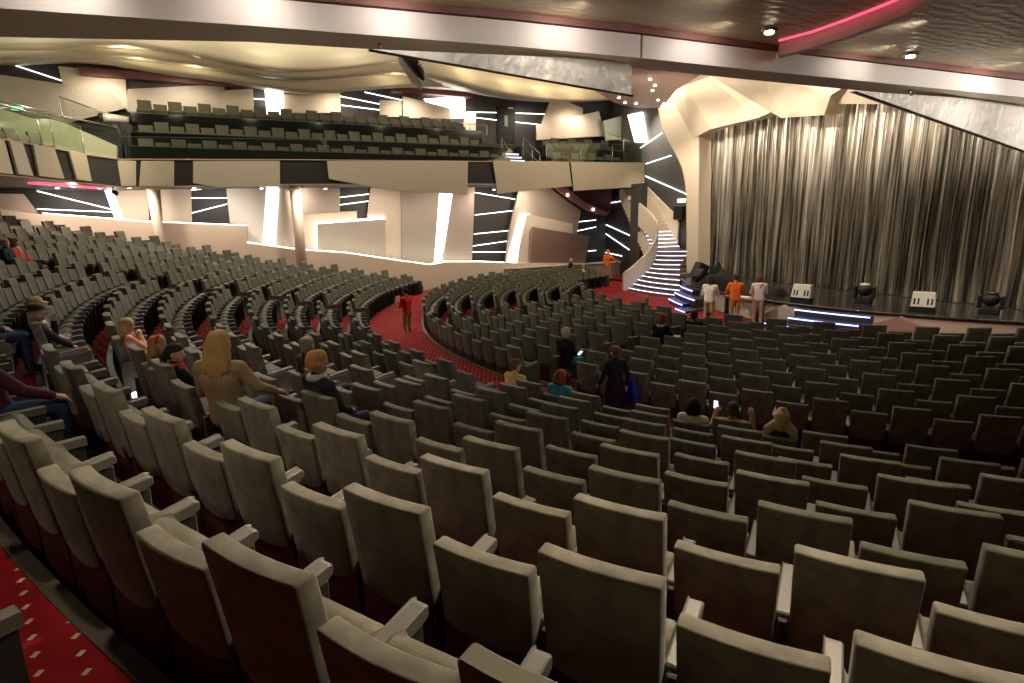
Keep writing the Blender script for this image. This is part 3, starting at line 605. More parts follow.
# glass balustrades
def glass_run(name, pts, h, label, posts=True, top_rail=False):
    t = empty(name, pts[0]); tag(t, label, 'balustrade')
    o0 = Vector(pts[0])
    for a, b in zip(pts, pts[1:]):
        a = Vector(a); b = Vector(b); L_ = (b - a).length; d = (b - a); nseg = max(1, round(L_ / 1.9))
        side = Vector((d.y, -d.x, 0)).normalized() * 0.008
        for i in range(nseg):
            p = a + d * (i + 0.01) / nseg - o0; q = a + d * (i + 0.99) / nseg - o0; up = Vector((0, 0, h))
            MB().add([p - side, p + side, q + side, q - side, p - side + up, p + side + up, q + side + up, q - side + up], [(0, 3, 2, 1), (4, 5, 6, 7), (0, 1, 5, 4), (1, 2, 6, 5), (2, 3, 7, 6), (3, 0, 4, 7)], GLASS).obj('glass_pane', t)
            if posts: MB().cyl(p - Vector((0, 0, .25)), p + Vector((0, 0, h * .93)), 0.018, 0.018, STEEL, 8).obj('post', t)
        if top_rail: MB().tube([a - o0 + Vector((0, 0, h)), b - o0 + Vector((0, 0, h))], 0.028, STEEL, 8).obj('handrail', t)
        else: MB().tube([a - o0 + Vector((0, 0, h)), b - o0 + Vector((0, 0, h))], 0.012, GEDGE, 6).obj('glass_edge', t)
    return t
glass_run('glass_balustrade', [(-12.13, -24.2, 6.32), (-12.13, -18, 6.46), (-12.13, -7.7, 6.62)], 0.85, 'long glass balustrade along the left balcony in front of the gallery rows', posts=False)
glass_run('glass_balustrade', [(-12.13, -5.7, 6.64), (-12.13, 0.6, 6.78)], 1.0, 'short glass balustrade in front of the gallery seats nearest the stage')
glass_run('glass_balustrade', [(-12.16, 0.62, 6.5), (-15.6, 0.65, 7.6)], 1.25, 'tall end glass pane closing the gallery beside the bright lit panel')
glass_run('glass_balustrade', [(-13.0, -28.6, 7.35), (-13.0, -24.35, 6.45)], 1.12, 'sloping glass balustrade with handrail on the rear gallery stair', True, True)
glass_run('glass_balustrade', [(-13.9, -26.2, 7.75), (-13.9, -24.1, 6.95)], 1.0, 'upper sloping glass balustrade with thick handrail beside the rear gallery stair', True, True)
glass_run('glass_balustrade', [(-11.2, -25.3, 6.4), (-7.0, -26.9, 6.5), (-4.0, -28.0, 6.5)], 0.95, 'glass balustrade with steel posts on the curved rear balcony', True, True)
# cream stringer and steps of the rear gallery stair
MB().prism(REAR_STRINGER, -13.6, -13.0, 'x', mat('stringer_cream', (.72, .68, .48), .45)).obj('stair_stringer', go)
for i in range(9): MB().box(-15.2, -13.62, -24.6 - .35 * i - .35, -24.6 - .35 * i, 6.2 + .17 * i, 6.37 + .17 * i, CHAR).obj('gallery_step', go)
# seats of the rear gallery seen over the curved balcony
def railing(name, path, h, label, cat='railing'):
    t = empty(name, path[0]); tag(t, label, cat); o0 = Vector(path[0])
    P = [Vector(p) - o0 for p in path]
    MB().tube([p + Vector((0, 0, h)) for p in P], 0.025, STEEL, 8).obj('handrail', t)
    MB().tube([p + Vector((0, 0, h * .5)) for p in P], 0.014, STEEL, 8).obj('mid_rail', t)
    for p in P: MB().cyl(p, p + Vector((0, 0, h)), 0.02, 0.02, STEEL, 8).obj('post', t)
    return t
railing('stair_railing', [(-12.5, -7.45, 6.2), (-13.3, -7.3, 6.45), (-14.3, -7.15, 7.1)], 0.95, 'steel handrail on the left side of the gallery stair')
railing('stair_railing', [(-12.5, -5.85, 6.2), (-13.3, -5.85, 6.6), (-14.3, -5.85, 7.2)], 0.95, 'steel handrail on the right side of the gallery stair')
railing('stair_railing', [(-15.0, -9.6, 7.85), (-15.2, -8.6, 7.85), (-15.2, -7.6, 7.85)], 0.95, 'steel rail beside the dark gallery door')

def gallery_seat_mesh(top):
    mb = MB(); v, f, _ = FAR['high' if top > 1 else 'low']; mb.add(v, f, SUEDE_FAR)
    v, f, _ = FAR['cushion']; mb.add(v, f, SUEDE_FAR)
    mb.box(-.225, .225, .19, .56, 0, .345, DARK)
    for sx in (-1, 1): mb.box(sx * .285 - .03, sx * .285 + .03, .06, .5, .59, .65, PAD); mb.box(sx * .285 - .025, sx * .285 + .025, .08, .48, 0, .58, ARMSIDE)
    return mb.mesh('gallery_seat', 0, fix=False)
GM = {True: gallery_seat_mesh(1.05), False: gallery_seat_mesh(0.905)}
def gal_row(X, z, y0, y1, rowname, rz=-PI / 2 + 0.10, flip=0):
    n_ = int((y1 - y0) / PITCH)
    for i in range(n_):
        hi = (i + flip) % 2 == 0
        o = bpy.data.objects.new('gallery_seat', GM[hi]); COL.objects.link(o); o.location = (X, y0 + PITCH * (i + .5), z); o.rotation_euler = (0, 0, rz)
        tag(o, ('high' if hi else 'low') + '-backed grey gallery seat, ' + ordn(i + 1) + ' from the left in the ' + rowname, 'seat', 'gallery seats behind the balcony glass')
gal_row(-13.30, 6.2, -23.8, -7.8, 'front gallery row')
gal_row(-14.55, 7.0, -23.8, -8.2, 'middle gallery row', flip=1)
gal_row(-15.55, 8.0, -23.8, -8.6, 'back gallery row')
gal_row(-13.25, 6.25, -4.7, 0.2, 'lower gallery row near the stage')
gal_row(-14.4, 7.15, -4.7, 0.0, 'upper gallery row near the stage', flip=1)
def rear_seat_row(pts, z, rowname):
    for i, (x, y) in enumerate(pts):
        hi = i % 2 == 0
        o = bpy.data.objects.new('gallery_seat', GM[hi]); COL.objects.link(o); o.location = (x, y, z); o.rotation_euler = (0, 0, -0.40)
        tag(o, ('high' if hi else 'low') + '-backed grey seat, ' + ordn(i + 1) + ' from the right in the ' + rowname, 'seat', 'rear balcony seats')
rear_seat_row([(-10.9 + 0.53 * i, -26.7 - 0.2 * i) for i in range(9)], 6.0, 'rear balcony row')

# upper wall with panels, light strips and a door
wu = MB().box(-17.9, -17.6, -36, 2.6, 5.6, 11.2, CHAR).obj('wall_upper_left', kind='structure')
for m, X, th, poly in UPPER_PANELS: poly_panel(wu, 'wall_panel', X, th, poly, MP[m])
for X, poly in UPPER_SLOTS: poly_panel(wu, 'light_slot', X, 0.06, poly, SLOT, 0)
for p in UPPER_LEDS: led_yz(wu, -17.6, p)
for x, y, z in WALL_DOTS: MB().cyl((x - .9, y, z - 0.02), (x - .9, y, z + .02), 0.06, 0.06, DOTS, 10).obj('downlight', wu)
# red band under the ceiling
MB().box(-17.6, -16.9, -25.8, -19.0, 10.15, 10.45, REDTRIM).box(-17.6, -16.9, -12.2, -7.6, 10.5, 10.75, REDTRIM).obj('ceiling_band', wu)
d = DOOR_UP; dy0, dy1 = d[0][0], d[1][0]; dz0 = 8.0; dz1 = d[0][1]
do = MB().box(-17.6, -17.52, dy0, dy1, dz0, dz1, BLACK).obj('door_1', bevel=0.01, seg=1, kind='structure')
MB().box(-17.53, -17.48, dy0 + .06, dy1 - .06, dz0 + .05, dz1 - .08, mat('door_leaf', (.007, .006, .006), .6)).obj('door_leaf', do, 0.008, 1)
MB().box(-17.49, -17.44, dy0 + .45, dy0 + .65, dz0 + 1.15, dz0 + 1.75, mat('wired_window', (.25, .30, .22), .3)).obj('door_window', do)
MB().box(-17.50, -17.45, dy0 + .70, dy1 - .15, dz1 - .16, dz1 - .08, SILVER).obj('door_closer', do)
# lit sign at far left
t = empty('exit_sign', (-16.3, -28.0, 8.55)); tag(t, 'small green lit sign on the pale wall at the far left of the gallery', 'sign')
MB().box(-.03, .03, -.22, .22, -.1, .1, BLACK).obj('sign_box', t); MB().box(.03, .04, -.2, .2, -.08, .08, SIGNG).obj('sign_face', t)
# follow spot on a stand at the balcony corner
t = empty('follow_spot', (-12.6, -24.25, 6.4)); tag(t, 'silver and black follow spot on a black stand at the balcony corner', 'spotlight')
MB().cyl((0, 0, 0), (0, 0, 1.3), 0.05, 0.045, BLACK, 10).obj('stand', t)
m = MB(); m.tube([(0.02, -.48, 1.47), (0.02, -.30, 1.48), (0.02, .35, 1.42)], [.15, .15, .13], SILVER, 14); m.obj('lamp_housing', t)
MB().cyl((0.02, .35, 1.42), (0.02, .60, 1.39), .15, .17, BLACK, 14).obj('lens_hood', t)
MB().cyl((0.02, -.62, 1.48), (0.02, -.48, 1.47), .15, .16, BLACK, 14).obj('rear_cap', t)
MB().box(-.03, .03, -.2, .2, 1.25, 1.34, BLACK).obj('yoke', t)

# ------------------------------------------------------------------ ceilings
MB().box(-18, 18, -37, 3, 11.2, 11.5, CEILD).obj('ceiling', kind='structure')
for wi, (X, curve) in enumerate(WAVES):
    # smooth the scallop with a spline through the points
    ys = [p[0] for p in curve]; zs = [p[1] for p in curve]
    yy = np.linspace(ys[0], ys[-1], 70); zz = np.interp(yy, ys, zs)
    k = np.ones(7) / 7; zz = np.convolve(np.pad(zz, 3, 'edge'), k, 'valid')
    dep = (2.6, 3.0, 3.2)[wi]
    v = []; f = []
    for y, z in zip(yy, zz): v += [(X, y, z), (X - .25, y, z + 1.3), (X - dep, y, z + 0.34), (X - dep - .2, y, z + 1.5), (X - dep * .5, y, z + 0.10)]
    for i in range(len(yy) - 1):
        a, b = 5 * i, 5 * i + 5
        f += [(a, b, b + 1, a + 1), (a, a + 4, b + 4, b), (a + 4, a + 2, b + 2, b + 4), (a + 1, b + 1, b + 3, a + 3), (a + 2, a + 3, b + 3, b + 2)]
    mb = MB(); mb.add(v, f, GOLD, True); mb.obj('ceiling_wave', kind='structure', fix=False)
# house-right side: low ceiling over the camera, its edge beam and hanging panels
BO = sorted([(y, x) for x, y in BEAM] + [(-24.5, 9.95), (-37, 4.0), (-8, 11.7), (3, 12.0)]); BI = sorted([(y, x) for x, y in BEAM_IN] + [(-24.5, 9.2), (-37, 3.2), (-8, 11.4), (3, 11.7)])
bx0 = lambda y: float(np.interp(y, [p[0] for p in BO], [p[1] for p in BO])); bx1 = lambda y: min(bx0(y) - .15, float(np.interp(y, [p[0] for p in BI], [p[1] for p in BI])))
cl = MB(); cl.prism([(bx0(y) - .04, y) for y in (-36, -30, -24.5, -22.6, -21, -19.5, -18, -15, -12, -8, 2.9)] + [(18, 2.9), (18, -36)], 5.585, 5.80, 'z', BRONZE)
co = cl.obj('ceiling_low', kind='structure')
# curved red step in the low ceiling
cv = COVE; v = []; f = []
for i, (x, y) in enumerate(cv): 
    t_ = 0.13
    v += [(x, y, 5.47), (x, y, 5.60), (x + .05, y - 0.08, 5.47), (x + .05, y - 0.08, 5.60)]
for i in range(len(cv) - 1):
    a, b = 4 * i, 4 * i + 4; f += [(a, b, b + 1, a + 1), (a + 2, a + 3, b + 3, b + 2), (a, a + 2, b + 2, b)]
f += [(0, 1, 3, 2)]
# ceiling panel dropped on one side of the step
MB().add(v, f, REDC).obj('red_step', co, fix=False)
MB().tube([(x + .10, y - .14, 5.58) for x, y in cv], 0.012, REDLIT, 6).obj('red_light_strip', co)
ybs = [-36, -30, -26, -24, -22.7, -21.3, -20.4, -19.5, -18.5, -17.1, -15, -13, -9, -4, 2.4]
for (ya, yb_) in ((-36, -18.45), (-18.43, 2.4)):
    ys = [y for y in ybs if ya <= y <= yb_]; ys = [ya] + [y for y in ys if ya < y < yb_] + [yb_]
    v = []; f = []
    for y in ys:
        v += [(bx0(y), y, 5.36), (bx0(y), y, 5.53), (bx0(y) - .06, y, 5.53), (bx1(y), y, 5.36), (bx1(y), y, 5.53)]
    for i in range(len(ys) - 1):
        a, b = 5 * i, 5 * i + 5
        f += [(a, a + 1, b + 1, b), (a + 1, a + 2, b + 2, b + 1)]
    mb = MB(); mb.add(v, f, BEAMM)
    f = []
    for i in range(len(ys) - 1):
        a, b = 5 * i, 5 * i + 5
        f += [(a, b, b + 3, a + 3), (a + 3, b + 3, b + 4, a + 4)]
    mb.add(v, f, SOFFITM)
    e = len(ys) * 5 - 5
    mb.add(v, [(0, 3, 4, 1), (e, e + 1, e + 4, e + 3)], SOFFITM)
    mb.obj('ceiling_beam', kind='structure', fix=False)
MB().add([(bx0(y) + dx, y, z) for y in ybs for dx, z in ((-.06, 5.53), (.02, 5.54), (.02, 5.585), (-.06, 5.59))], [q for i in range(len(ybs) - 1) for q in ((4 * i, 4 * i + 1, 4 * i + 5, 4 * i + 4), (4 * i + 1, 4 * i + 2, 4 * i + 6, 4 * i + 5))], REDTRIM).obj('beam_capping', co, fix=False)
p = PANEL_BACK1; MB().prism([p[0], (p[1][0], 5.38), (p[1][0], p[2][1])], 10.84, 10.90, 'x', WAVYW).obj('hanging_panel', co)
p = PANEL_BACK2; MB().prism([p[0], (p[1][0], 5.45), (p[2][0] + .4, p[2][1] - .12)], 11.14, 11.20, 'x', WAVYW).obj('hanging_panel', co)
# edge strips along the lower edges of the hanging panels
MB().tube([(10.91, PANEL_BACK1[0][0], PANEL_BACK1[0][1] - .01), (10.91, PANEL_BACK1[2][0], PANEL_BACK1[2][1] - .01)], 0.009, BLACK, 6).obj('edge_strip', co)
MB().tube([(11.21, PANEL_BACK2[0][0], PANEL_BACK2[0][1] - .01), (11.21, PANEL_BACK2[2][0] + .4, PANEL_BACK2[2][1] - .13)], 0.009, BLACK, 6).obj('edge_strip', co)
def downlight(x, y, z, label, group=None):
    t = empty('downlight', (x, y, z)); tag(t, label, 'downlight', group)
    MB().cyl((0, 0, -0.035), (0, 0, 0.0), 0.07, 0.07, STEEL, 20).obj('trim_ring', t)
    MB().cyl((0, 0, -0.05), (0, 0, -0.03), 0.036, 0.036, LAMPW, 16).obj('bulb', t)
downlight(LAMPS[0][0], LAMPS[0][1], 5.60, 'bright ceiling downlight left of the red curved ceiling step')
downlight(LAMPS[1][0], LAMPS[1][1], 5.60, 'bright ceiling downlight right of the red curved ceiling step')
for q, lab in (((bx0(-14.93) - .15, -14.93, 5.36), 'small sprinkler head under the ceiling beam near the stage curtain'), ((bx0(-20.46) - .2, -20.46, 5.36), 'small sprinkler head under the ceiling beam above the gallery')):
    t = empty('sprinkler', q); tag(t, lab, 'sprinkler')
    MB().cyl((0, 0, -.05), (0, 0, 0), .012, .02, STEEL, 8).obj('stem', t); MB().cyl((0, 0, -.06), (0, 0, -.052), .035, .035, STEEL, 10).obj('deflector', t)
# soffit with pin lights by the proscenium
sf = MB().prism(SOFFIT, 9.0, 9.25, 'z', BRONZE2).obj('ceiling_soffit', kind='structure')
for x, y in SOFFIT_DOTS: MB().cyl((x, y, 8.96), (x, y, 9.0), .055, .055, DOTS, 10).obj('downlight', sf)
# hanging loudspeaker cluster with pale wedge plate
t = empty('hanging_projector', (-3.9, -15.45, 8.75)); tag(t, 'black rounded projector with a pale triangular plate hanging below the ceiling', 'projector')
ax = Vector((.454 * .58, .891 * .58, -.72)); ln = ax.length; axn = ax.normalized(); sdn = Vector((.454, .891, 0)).normalized(); nrm = axn.cross(Vector((-.891, .454, 0))).normalized()
if nrm.z < 0: nrm = -nrm
m = MB(); m.sphere((0, 0, 0), 1.0, BLACK, 20, 14)
m.v = [tuple(axn * (q[2] * .62) + nrm * (q[0] * (.26 if q[0] > 0 else .10)) + axn.cross(nrm) * (q[1] * .34)) for q in m.v]
m.obj('body', t)
pa, pb, pc = axn * -.60 - nrm * .06, axn * .66 - nrm * .10, axn * .22 - nrm * .50
th_ = Vector((-.891, .454, 0)) * .05
m = MB(); P_ = [pa, axn * -.25 - nrm * .26, axn * .42 - nrm * .34 , pb + axn * .10 - nrm * .16, pb]
m.add([p + th_ for p in P_] + [p - th_ for p in P_], [(0, 1, 2, 3, 4), (9, 8, 7, 6, 5)] + [(i, i + 5, (i + 1) % 5 + 5, (i + 1) % 5) for i in range(5)], CREAM); m.obj('front_plate', t)
MB().cyl((0, 0, .2), (0, 0, 2.45), .03, .03, BLACK, 8).obj('hanger', t)
MB().sphere(tuple(axn * .25 + nrm * .20 - th_ * 4), .07, SILVER, 10, 6).obj('lens', t)

# ------------------------------------------------------------------ proscenium
jam = [(x - .50 if x > -6.3 else x, z) for x, z in JAMB]
jb = MB().prism(jam, -0.75, 0.05, 'y', CREAM).obj('wall_proscenium', kind='structure', bevel=0.02, seg=1)
pv = PROS_V
tris = [('a', 'd', 'b'), ('d', 'c', 'b'), ('b', 'c', 'g', 'e'), ('e', 'g', 'h', 'f'), ('h', 'i', 'f'), ('i', 'j', 'o', 'f'), ('o', 'j', 'k'), ('f', 'o', 'm'), ('o', 'k', 'm'), ('k', 'l', 'm'), ('m', 'l', 'n')]
keys = list(pv); idx = {k: i for i, k in enumerate(keys)}; n = len(keys)
v = [pv[k] for k in keys] + [(pv[k][0], -0.25 if pv[k][1] < -.8 else 0.0, pv[k][2] + .1) for k in keys]
f = [tuple(idx[q] for q in t_) for t_ in tris]
out = ['a', 'd', 'c', 'g', 'h', 'i', 'j', 'k', 'l', 'n', 'm', 'f', 'e', 'b']
for p_, q_ in zip(out, out[1:] + out[:1]): f.append((idx[p_], idx[q_], idx[q_] + n, idx[p_] + n))
hd = MB(); hd.add(v, f, CREAM); hd.obj('header_panel', jb, fix=False)
# upper header filling to the hall ceiling
MB().box(-9.0, 9.5, 0.7, 0.9, 8.4, 11.2, CHAR).obj('header_wall', jb)

# ------------------------------------------------------------------ stage curtain
xs = np.arange(-6.7, 11.5, 0.025); ph = np.cumsum(0.30 + 0.16 * np.sin(xs * 1.7 + 1) + 0.16 * rng.standard_normal(len(xs)))
amp = 0.15 + 0.08 * np.sin(xs * 2.3) * np.sin(xs * .9 + 2)
yw = 0.30 + amp * np.sin(ph) + 0.085 * np.sin(ph * 2.7 + 1 + .6 * np.sin(xs * 3)) + .03 * np.sin(ph * 5.1)
zs = [1.02, 1.3, 2.5, 4.0, 5.5, 7.0, 8.6]
v = []; f = []
for j, z in enumerate(zs):
    k = 1.15 - 0.35 * j / 6
    for x, y in zip(xs, yw): v.append((x + 0.02 * math.sin(3 * z + x), 0.28 + (y - .28) * k, z))
nx = len(xs)
for j in range(len(zs) - 1):
    for i in range(nx - 1):
        f.append((j * nx + i, j * nx + i + 1, (j + 1) * nx + i + 1, (j + 1) * nx + i))
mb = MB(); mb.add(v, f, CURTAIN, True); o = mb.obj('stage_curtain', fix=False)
tag(o, 'tall pleated silver and gold stage curtain closing the stage', 'curtain')

# ------------------------------------------------------------------ stage
ed = STAGE_EDGE
k_ = 0.0545
edge = [(x, -(4.37 - k_ * (x - .75) ** 2)) for x in np.linspace(-6.2, 9.4, 40)]
stg = MB(); stg.prism([(x, y + .06) for x, y in edge] + [(10.5, 1.0), (10.5, 4.0), (-6.7, 4.0), (-6.7, -1.4)], 0.15, 0.90, 'z', STAGEF)
so_ = stg.obj('stage', fix=True, kind='structure')
MB().prism(edge + [(10.5, -.5), (10.5, 4), (-6.7, 4), (-6.7, -1.4)], 0.90, 1.0, 'z', mat('stage_floor', (.03, .027, .024), .18)).obj('stage_floor', so_, 0.01, 1)
MB().tube([(x, y - .02, 0.985) for x, y in edge], 0.03, mat('stage_nosing', (.10, .09, .08), .15, .6), 6).obj('stage_nosing', so_)
def face_pt(x): return -(4.37 - k_ * (x - .75) ** 2)
for a, b, c_, m_ in ((0.55, 1.75, 2.75, STAGEF), (3.6, 5.05, 6.3, STAGEPINK), (6.9, 9.0, 9.4, STAGEPINK)):
    v = []
    for (x, z) in ((a, .25), (b, .93), (c_, .25)):
        y = face_pt(x); v += [(x, y - (.16 if x == b else .10), z), (x, y + .08, z)]
    MB().add(v, [(0, 2, 4), (1, 5, 3), (0, 1, 3, 2), (2, 3, 5, 4), (4, 5, 1, 0)], m_).obj('face_panel', so_)
# stage steps with blue light strips
def led_step(parent, x0, x1, z, dy, curve=0.0):
    xs_ = np.linspace(x0, x1, 8); pts = [(x, face_pt(x) - dy) for x in xs_]
    o = MB().prism(pts + [(x, face_pt(x) + .1) for x in xs_[::-1]], 0.2, z, 'z', mat('step_dark', (.05, .045, .055), .4)).obj('stage_step', parent)
    MB().tube([(x, y - .012, z - .03) for x, y in pts], 0.020, LEDB, 6).obj('light_strip', o)
t = empty('stage_steps', (3.1, -4.3, .2)); tag(t, 'dark stage steps edged with blue light strips in front of the curtain', 'steps')
t.location = (0, 0, 0)
led_step(t, 2.15, 4.35, .85, .12); led_step(t, 2.25, 4.3, .62, .55); led_step(t, 1.7, 3.2, .40, .95)
t = empty('stage_steps', (0, 0, 0)); tag(t, 'curved stage steps edged with blue light strips beside the grand staircase', 'steps')
for i, (r, z, a0, a1) in enumerate(((.35, .86, -4.6, -3.1), (.75, .64, -4.4, -2.2), (1.15, .42, -4.2, -2.6), (1.5, .3, -2.6, -1.8))): led_step(t, a0, a1, z, r)
# ------------------------------------------------------------------ grand staircase
t = empty('staircase', (-7, -2, .2)); tag(t, 'grand curved cream staircase with lit step edges rising beside the stage', 'staircase'); t.location = (0, 0, 0)
ST = STEPS
Lp = [Vector(s[1]) for s in ST]; Rp = [Vector(s[2]) for s in ST]
# even out the tracing
def smooth(P):
    return [P[0]] + [(P[i - 1] + 2 * P[i] + P[i + 1]) / 4 for i in range(1, len(P) - 1)] + [P[-1]]
Lp = smooth(smooth(Lp)); Rp = smooth(smooth(Rp))
for i in range(1, len(Lp)):
    if Lp[i].y < Lp[i - 1].y + .12: Lp[i].y = Lp[i - 1].y + .12
    if Rp[i].y < Rp[i - 1].y + .12: Rp[i].y = Rp[i - 1].y + .12
for i, s in enumerate(ST):
    z = s[0]; a, b = Lp[i], Rp[i]
    mid = (a + b) / 2 + Vector((0.0, -0.22))
    arc = [a * (1 - u) ** 2 + (mid * 2 - (a + b) / 2) * 2 * u * (1 - u) + b * u * u for u in np.linspace(0, 1, 10)]
    o = MB().prism([tuple(p) for p in arc] + [(-7.2, 2.2), (-9.6, 1.4)], 0.15, z, 'z', STAIRT).obj('step', t)
    MB().tube([(p.x, p.y - .012, z - .02) for p in arc], 0.015, LEDS, 6).obj('light_strip', o)
# upper flight climbing to the gallery
for i in range(17):
    z = 2.05 + .195 * (i + 1); x1 = -9.55 - .185 * i
    o = MB().box(x1 - .5, x1, -0.75 + .03 * i, 1.3, z - .6, z, BANIST).obj('step', t)
    if i < 5: MB().box(x1 - .01, x1 + .012, -0.72 + .03 * i, 1.25, z - .03, z + .004, LEDS).obj('light_strip', o)
MB().prism([(-9.78, 2.05), (-9.78, 3.72), (-12.5, 5.5), (-12.5, 4.6), (-10.6, 2.05)], 1.3, 1.42, 'y', BANIST).obj('stringer', t, .01, 1)
# solid curved banister
path = [(Lp[0].x - .15, Lp[0].y - .25, 1.05)] + [(Lp[i].x - .12, Lp[i].y, ST[i][0] + .78) for i in range(0, 10)] + [(-8.95, -.80, 3.05), (-8.95, -.75, 3.30), (-9.1, -.72, 3.55), (-9.4, -.70, 3.80), (-9.8, -.68, 4.05), (-10.2, -.66, 4.27), (-10.7, -.66, 4.5)]
PS = [Vector(p) for p in path]
for _ in range(3): PS = [PS[0]] + [(PS[i - 1] + 2 * PS[i] + PS[i + 1]) / 4 for i in range(1, len(PS) - 1)] + [PS[-1]]
v = []; f = []
for i, p in enumerate(PS):
    d = (PS[min(i + 1, len(PS) - 1)] - PS[max(i - 1, 0)]); nn = Vector((d.y, -d.x, 0)).normalized() * .06
    zb_ = max(.15, p.z - (1.15 if i > 10 else 9))
    for s_ in (-1, 1): v += [(p.x + nn.x * s_, p.y + nn.y * s_, p.z), (p.x + nn.x * s_, p.y + nn.y * s_, zb_)]
for i in range(len(PS) - 1):
    a, b = 4 * i, 4 * i + 4; f += [(a, b, b + 1, a + 1), (a + 2, a + 3, b + 3, b + 2), (a, a + 2, b + 2, b), (a + 1, b + 1, b + 3, a + 3)]
f += [(0, 1, 3, 2), (len(v) - 4, len(v) - 2, len(v) - 1, len(v) - 3)]
mb = MB(); mb.add(v, f, BANIST); mb.obj('banister', t, fix=True)
MB().tube([p + Vector((0, 0, .03)) for p in PS], .06, mat('banister_cap', (.62, .55, .45), .3, .2), 8).obj('handrail', t)
MB().box(-11.5, -10.62, -.62, -.2, .15, 5.6, CHAR).obj('column', kind='structure')
# door recess and loudspeaker at the head of the landing
do = MB().box(-10.2, -9.3, 1.46, 1.55, 2.1, 4.2, mat('door_dark', (.045, .038, .03), .4)).obj('door_2', kind='structure')
MB().box(-9.95, -9.85, 1.40, 1.46, 3.1, 3.2, SILVER).obj('door_handle', do)
o = MB().box(-10.1, -9.4, 1.2, 1.45, 3.66, 4.36, BLACK).obj('wall_speaker', bevel=.02, seg=1); tag(o, 'black box loudspeaker on the wall above the staircase landing', 'loudspeaker')
t = empty('exit_sign', (-9.69, 1.40, 4.66)); tag(t, 'white lit sign on the grey wall above the staircase loudspeaker', 'sign')
MB().box(-.34, .34, 0, .06, -.11, .11, BLACK).obj('sign_box', t); MB().box(-.32, .32, -.01, 0, -.09, .09, SIGN).obj('sign_face', t)

# ------------------------------------------------------------------ stage gear
for x, y, lab in ((1.95, -3.85, 'silver-fronted light box with four slots at the stage edge left of centre'), (5.15, -2.55, 'silver-fronted light box with four slots at the stage edge right of centre')):
    t = empty('light_box', (x, y, 1.0), 0.35 if x < 3 else .45); tag(t, lab, 'stage light')
    MB().box(-.33, .33, -.05, .25, 0, .16, BLACK).obj('base', t, .01, 1)
    MB().add([(-.31, -.10, .16), (.31, -.10, .16), (.29, .02, .60), (-.29, .02, .60), (-.31, .28, .16), (.31, .28, .16), (.29, .28, .60), (-.29, .28, .60)], [(0, 1, 2, 3), (4, 7, 6, 5), (0, 4, 5, 1), (1, 5, 6, 2), (2, 6, 7, 3), (3, 7, 4, 0)], SILVER).obj('housing', t, .015, 1)
    for sx in (-.22, -.12, .12, .22):
        MB().add([(sx - .025, -.085, .24), (sx + .025, -.085, .24), (sx + .025, -.035, .42), (sx - .025, -.035, .42), (sx - .025, -.065, .24), (sx + .025, -.065, .24), (sx + .025, -.015, .42), (sx - .025, -.015, .42)], [(0, 1, 2, 3), (4, 7, 6, 5), (0, 4, 5, 1), (1, 5, 6, 2), (2, 6, 7, 3), (3, 7, 4, 0)], BLACK).obj('slot', t)
for x, y, lab, c_ in ((3.1, -2.2, 'black moving-head stage light with a pale top on the stage centre', SILVER), (6.3, -1.2, 'dark moving-head stage light at the right end of the stage', BLACK)):
    t = empty('moving_head_light', (x, y, 1.0), .3); tag(t, lab, 'stage light')
    MB().box(-.24, .24, -.2, .2, 0, .16, BLACK).obj('base', t, .02, 1)
    for sx in (-1, 1): MB().box(sx * .27 - .05, sx * .27 + .05, -.09, .09, .14, .55, BLACK).obj('yoke_arm', t, .02, 1)
    MB().sphere((0, 0, .42), .22, BLACK, 16, 10, (1, 1.1, .95)).obj('head', t)
    MB().sphere((0, -.02, .60), .15, c_, 12, 8, (1.1, 1, .5)).obj('head_cap', t)
def speaker_box(x, y, rz, tilt, s, lab):
    t = empty('stage_loudspeaker', (x, y, 1.0), rz); tag(t, lab, 'loudspeaker')
    M_ = Euler((tilt, 0, 0)).to_matrix().to_4x4()
    MB().box(-.42 * s, .42 * s, -.3 * s, .3 * s, .12, 1.0 * s, BLACK, M_).obj('cabinet', t, .02, 1)
    MB().box(-.38 * s, .38 * s, -.33 * s, -.3 * s, .16, .96 * s, mat('grille_black', (.022, .022, .022), .7), M_).obj('grille', t)
    MB().box(-.3 * s, .3 * s, -.1, .4, 0, .12, BLACK).obj('stand', t)
speaker_box(-5.15, -1.75, -.35, -.45, .78, 'large tilted black loudspeaker on the stage corner beside the staircase')
speaker_box(-4.55, -2.35, -.15, -.75, .62, 'tilted black wedge loudspeaker lying in front of the large one')
def drape(x, y, sx, sy, sz, lab, seed):
    r_ = np.random.default_rng(seed); nx_, ny_ = 22, 14; v = []; f = []
    for j in range(ny_ + 1):
        for i in range(nx_ + 1):
            u, w = -1 + 2 * i / nx_, -1 + 2 * j / ny_
            h = max(0, (1 - abs(u) ** 3) * (1 - abs(w) ** 4)) ** .6
            h *= 0.72 + .28 * math.sin(3.1 * u + seed) + .10 * math.sin(9 * u + 4 * w + seed)
            v.append((u * sx, w * sy, max(0.0, sz * h)))
    for j in range(ny_):
        for i in range(nx_): a = j * (nx_ + 1) + i; f.append((a, a + 1, a + nx_ + 2, a + nx_ + 1))
    mb = MB(); mb.add(v, f, DRAPE, True)
    o = mb.obj('covered_equipment', fix=False); o.location = (x, y, 1.0); o.rotation_euler = (0, 0, .1); tag(o, lab, 'stage equipment')
drape(-2.4, -2.9, 1.2, .5, .58, 'long heap of stage equipment under black cloth behind the standing people', 2)
drape(-.3, -3.3, 1.0, .45, .45, 'black cloth covered console on the stage edge', 5)
drape(-4.5, -1.0, .4, .4, .75, 'upright black covered unit by the left edge of the curtain', 9)
t = empty('desk', (0.35, -4.75, .2)); tag(t, 'narrow wooden desk top against the stage front with white paper on it', 'desk')
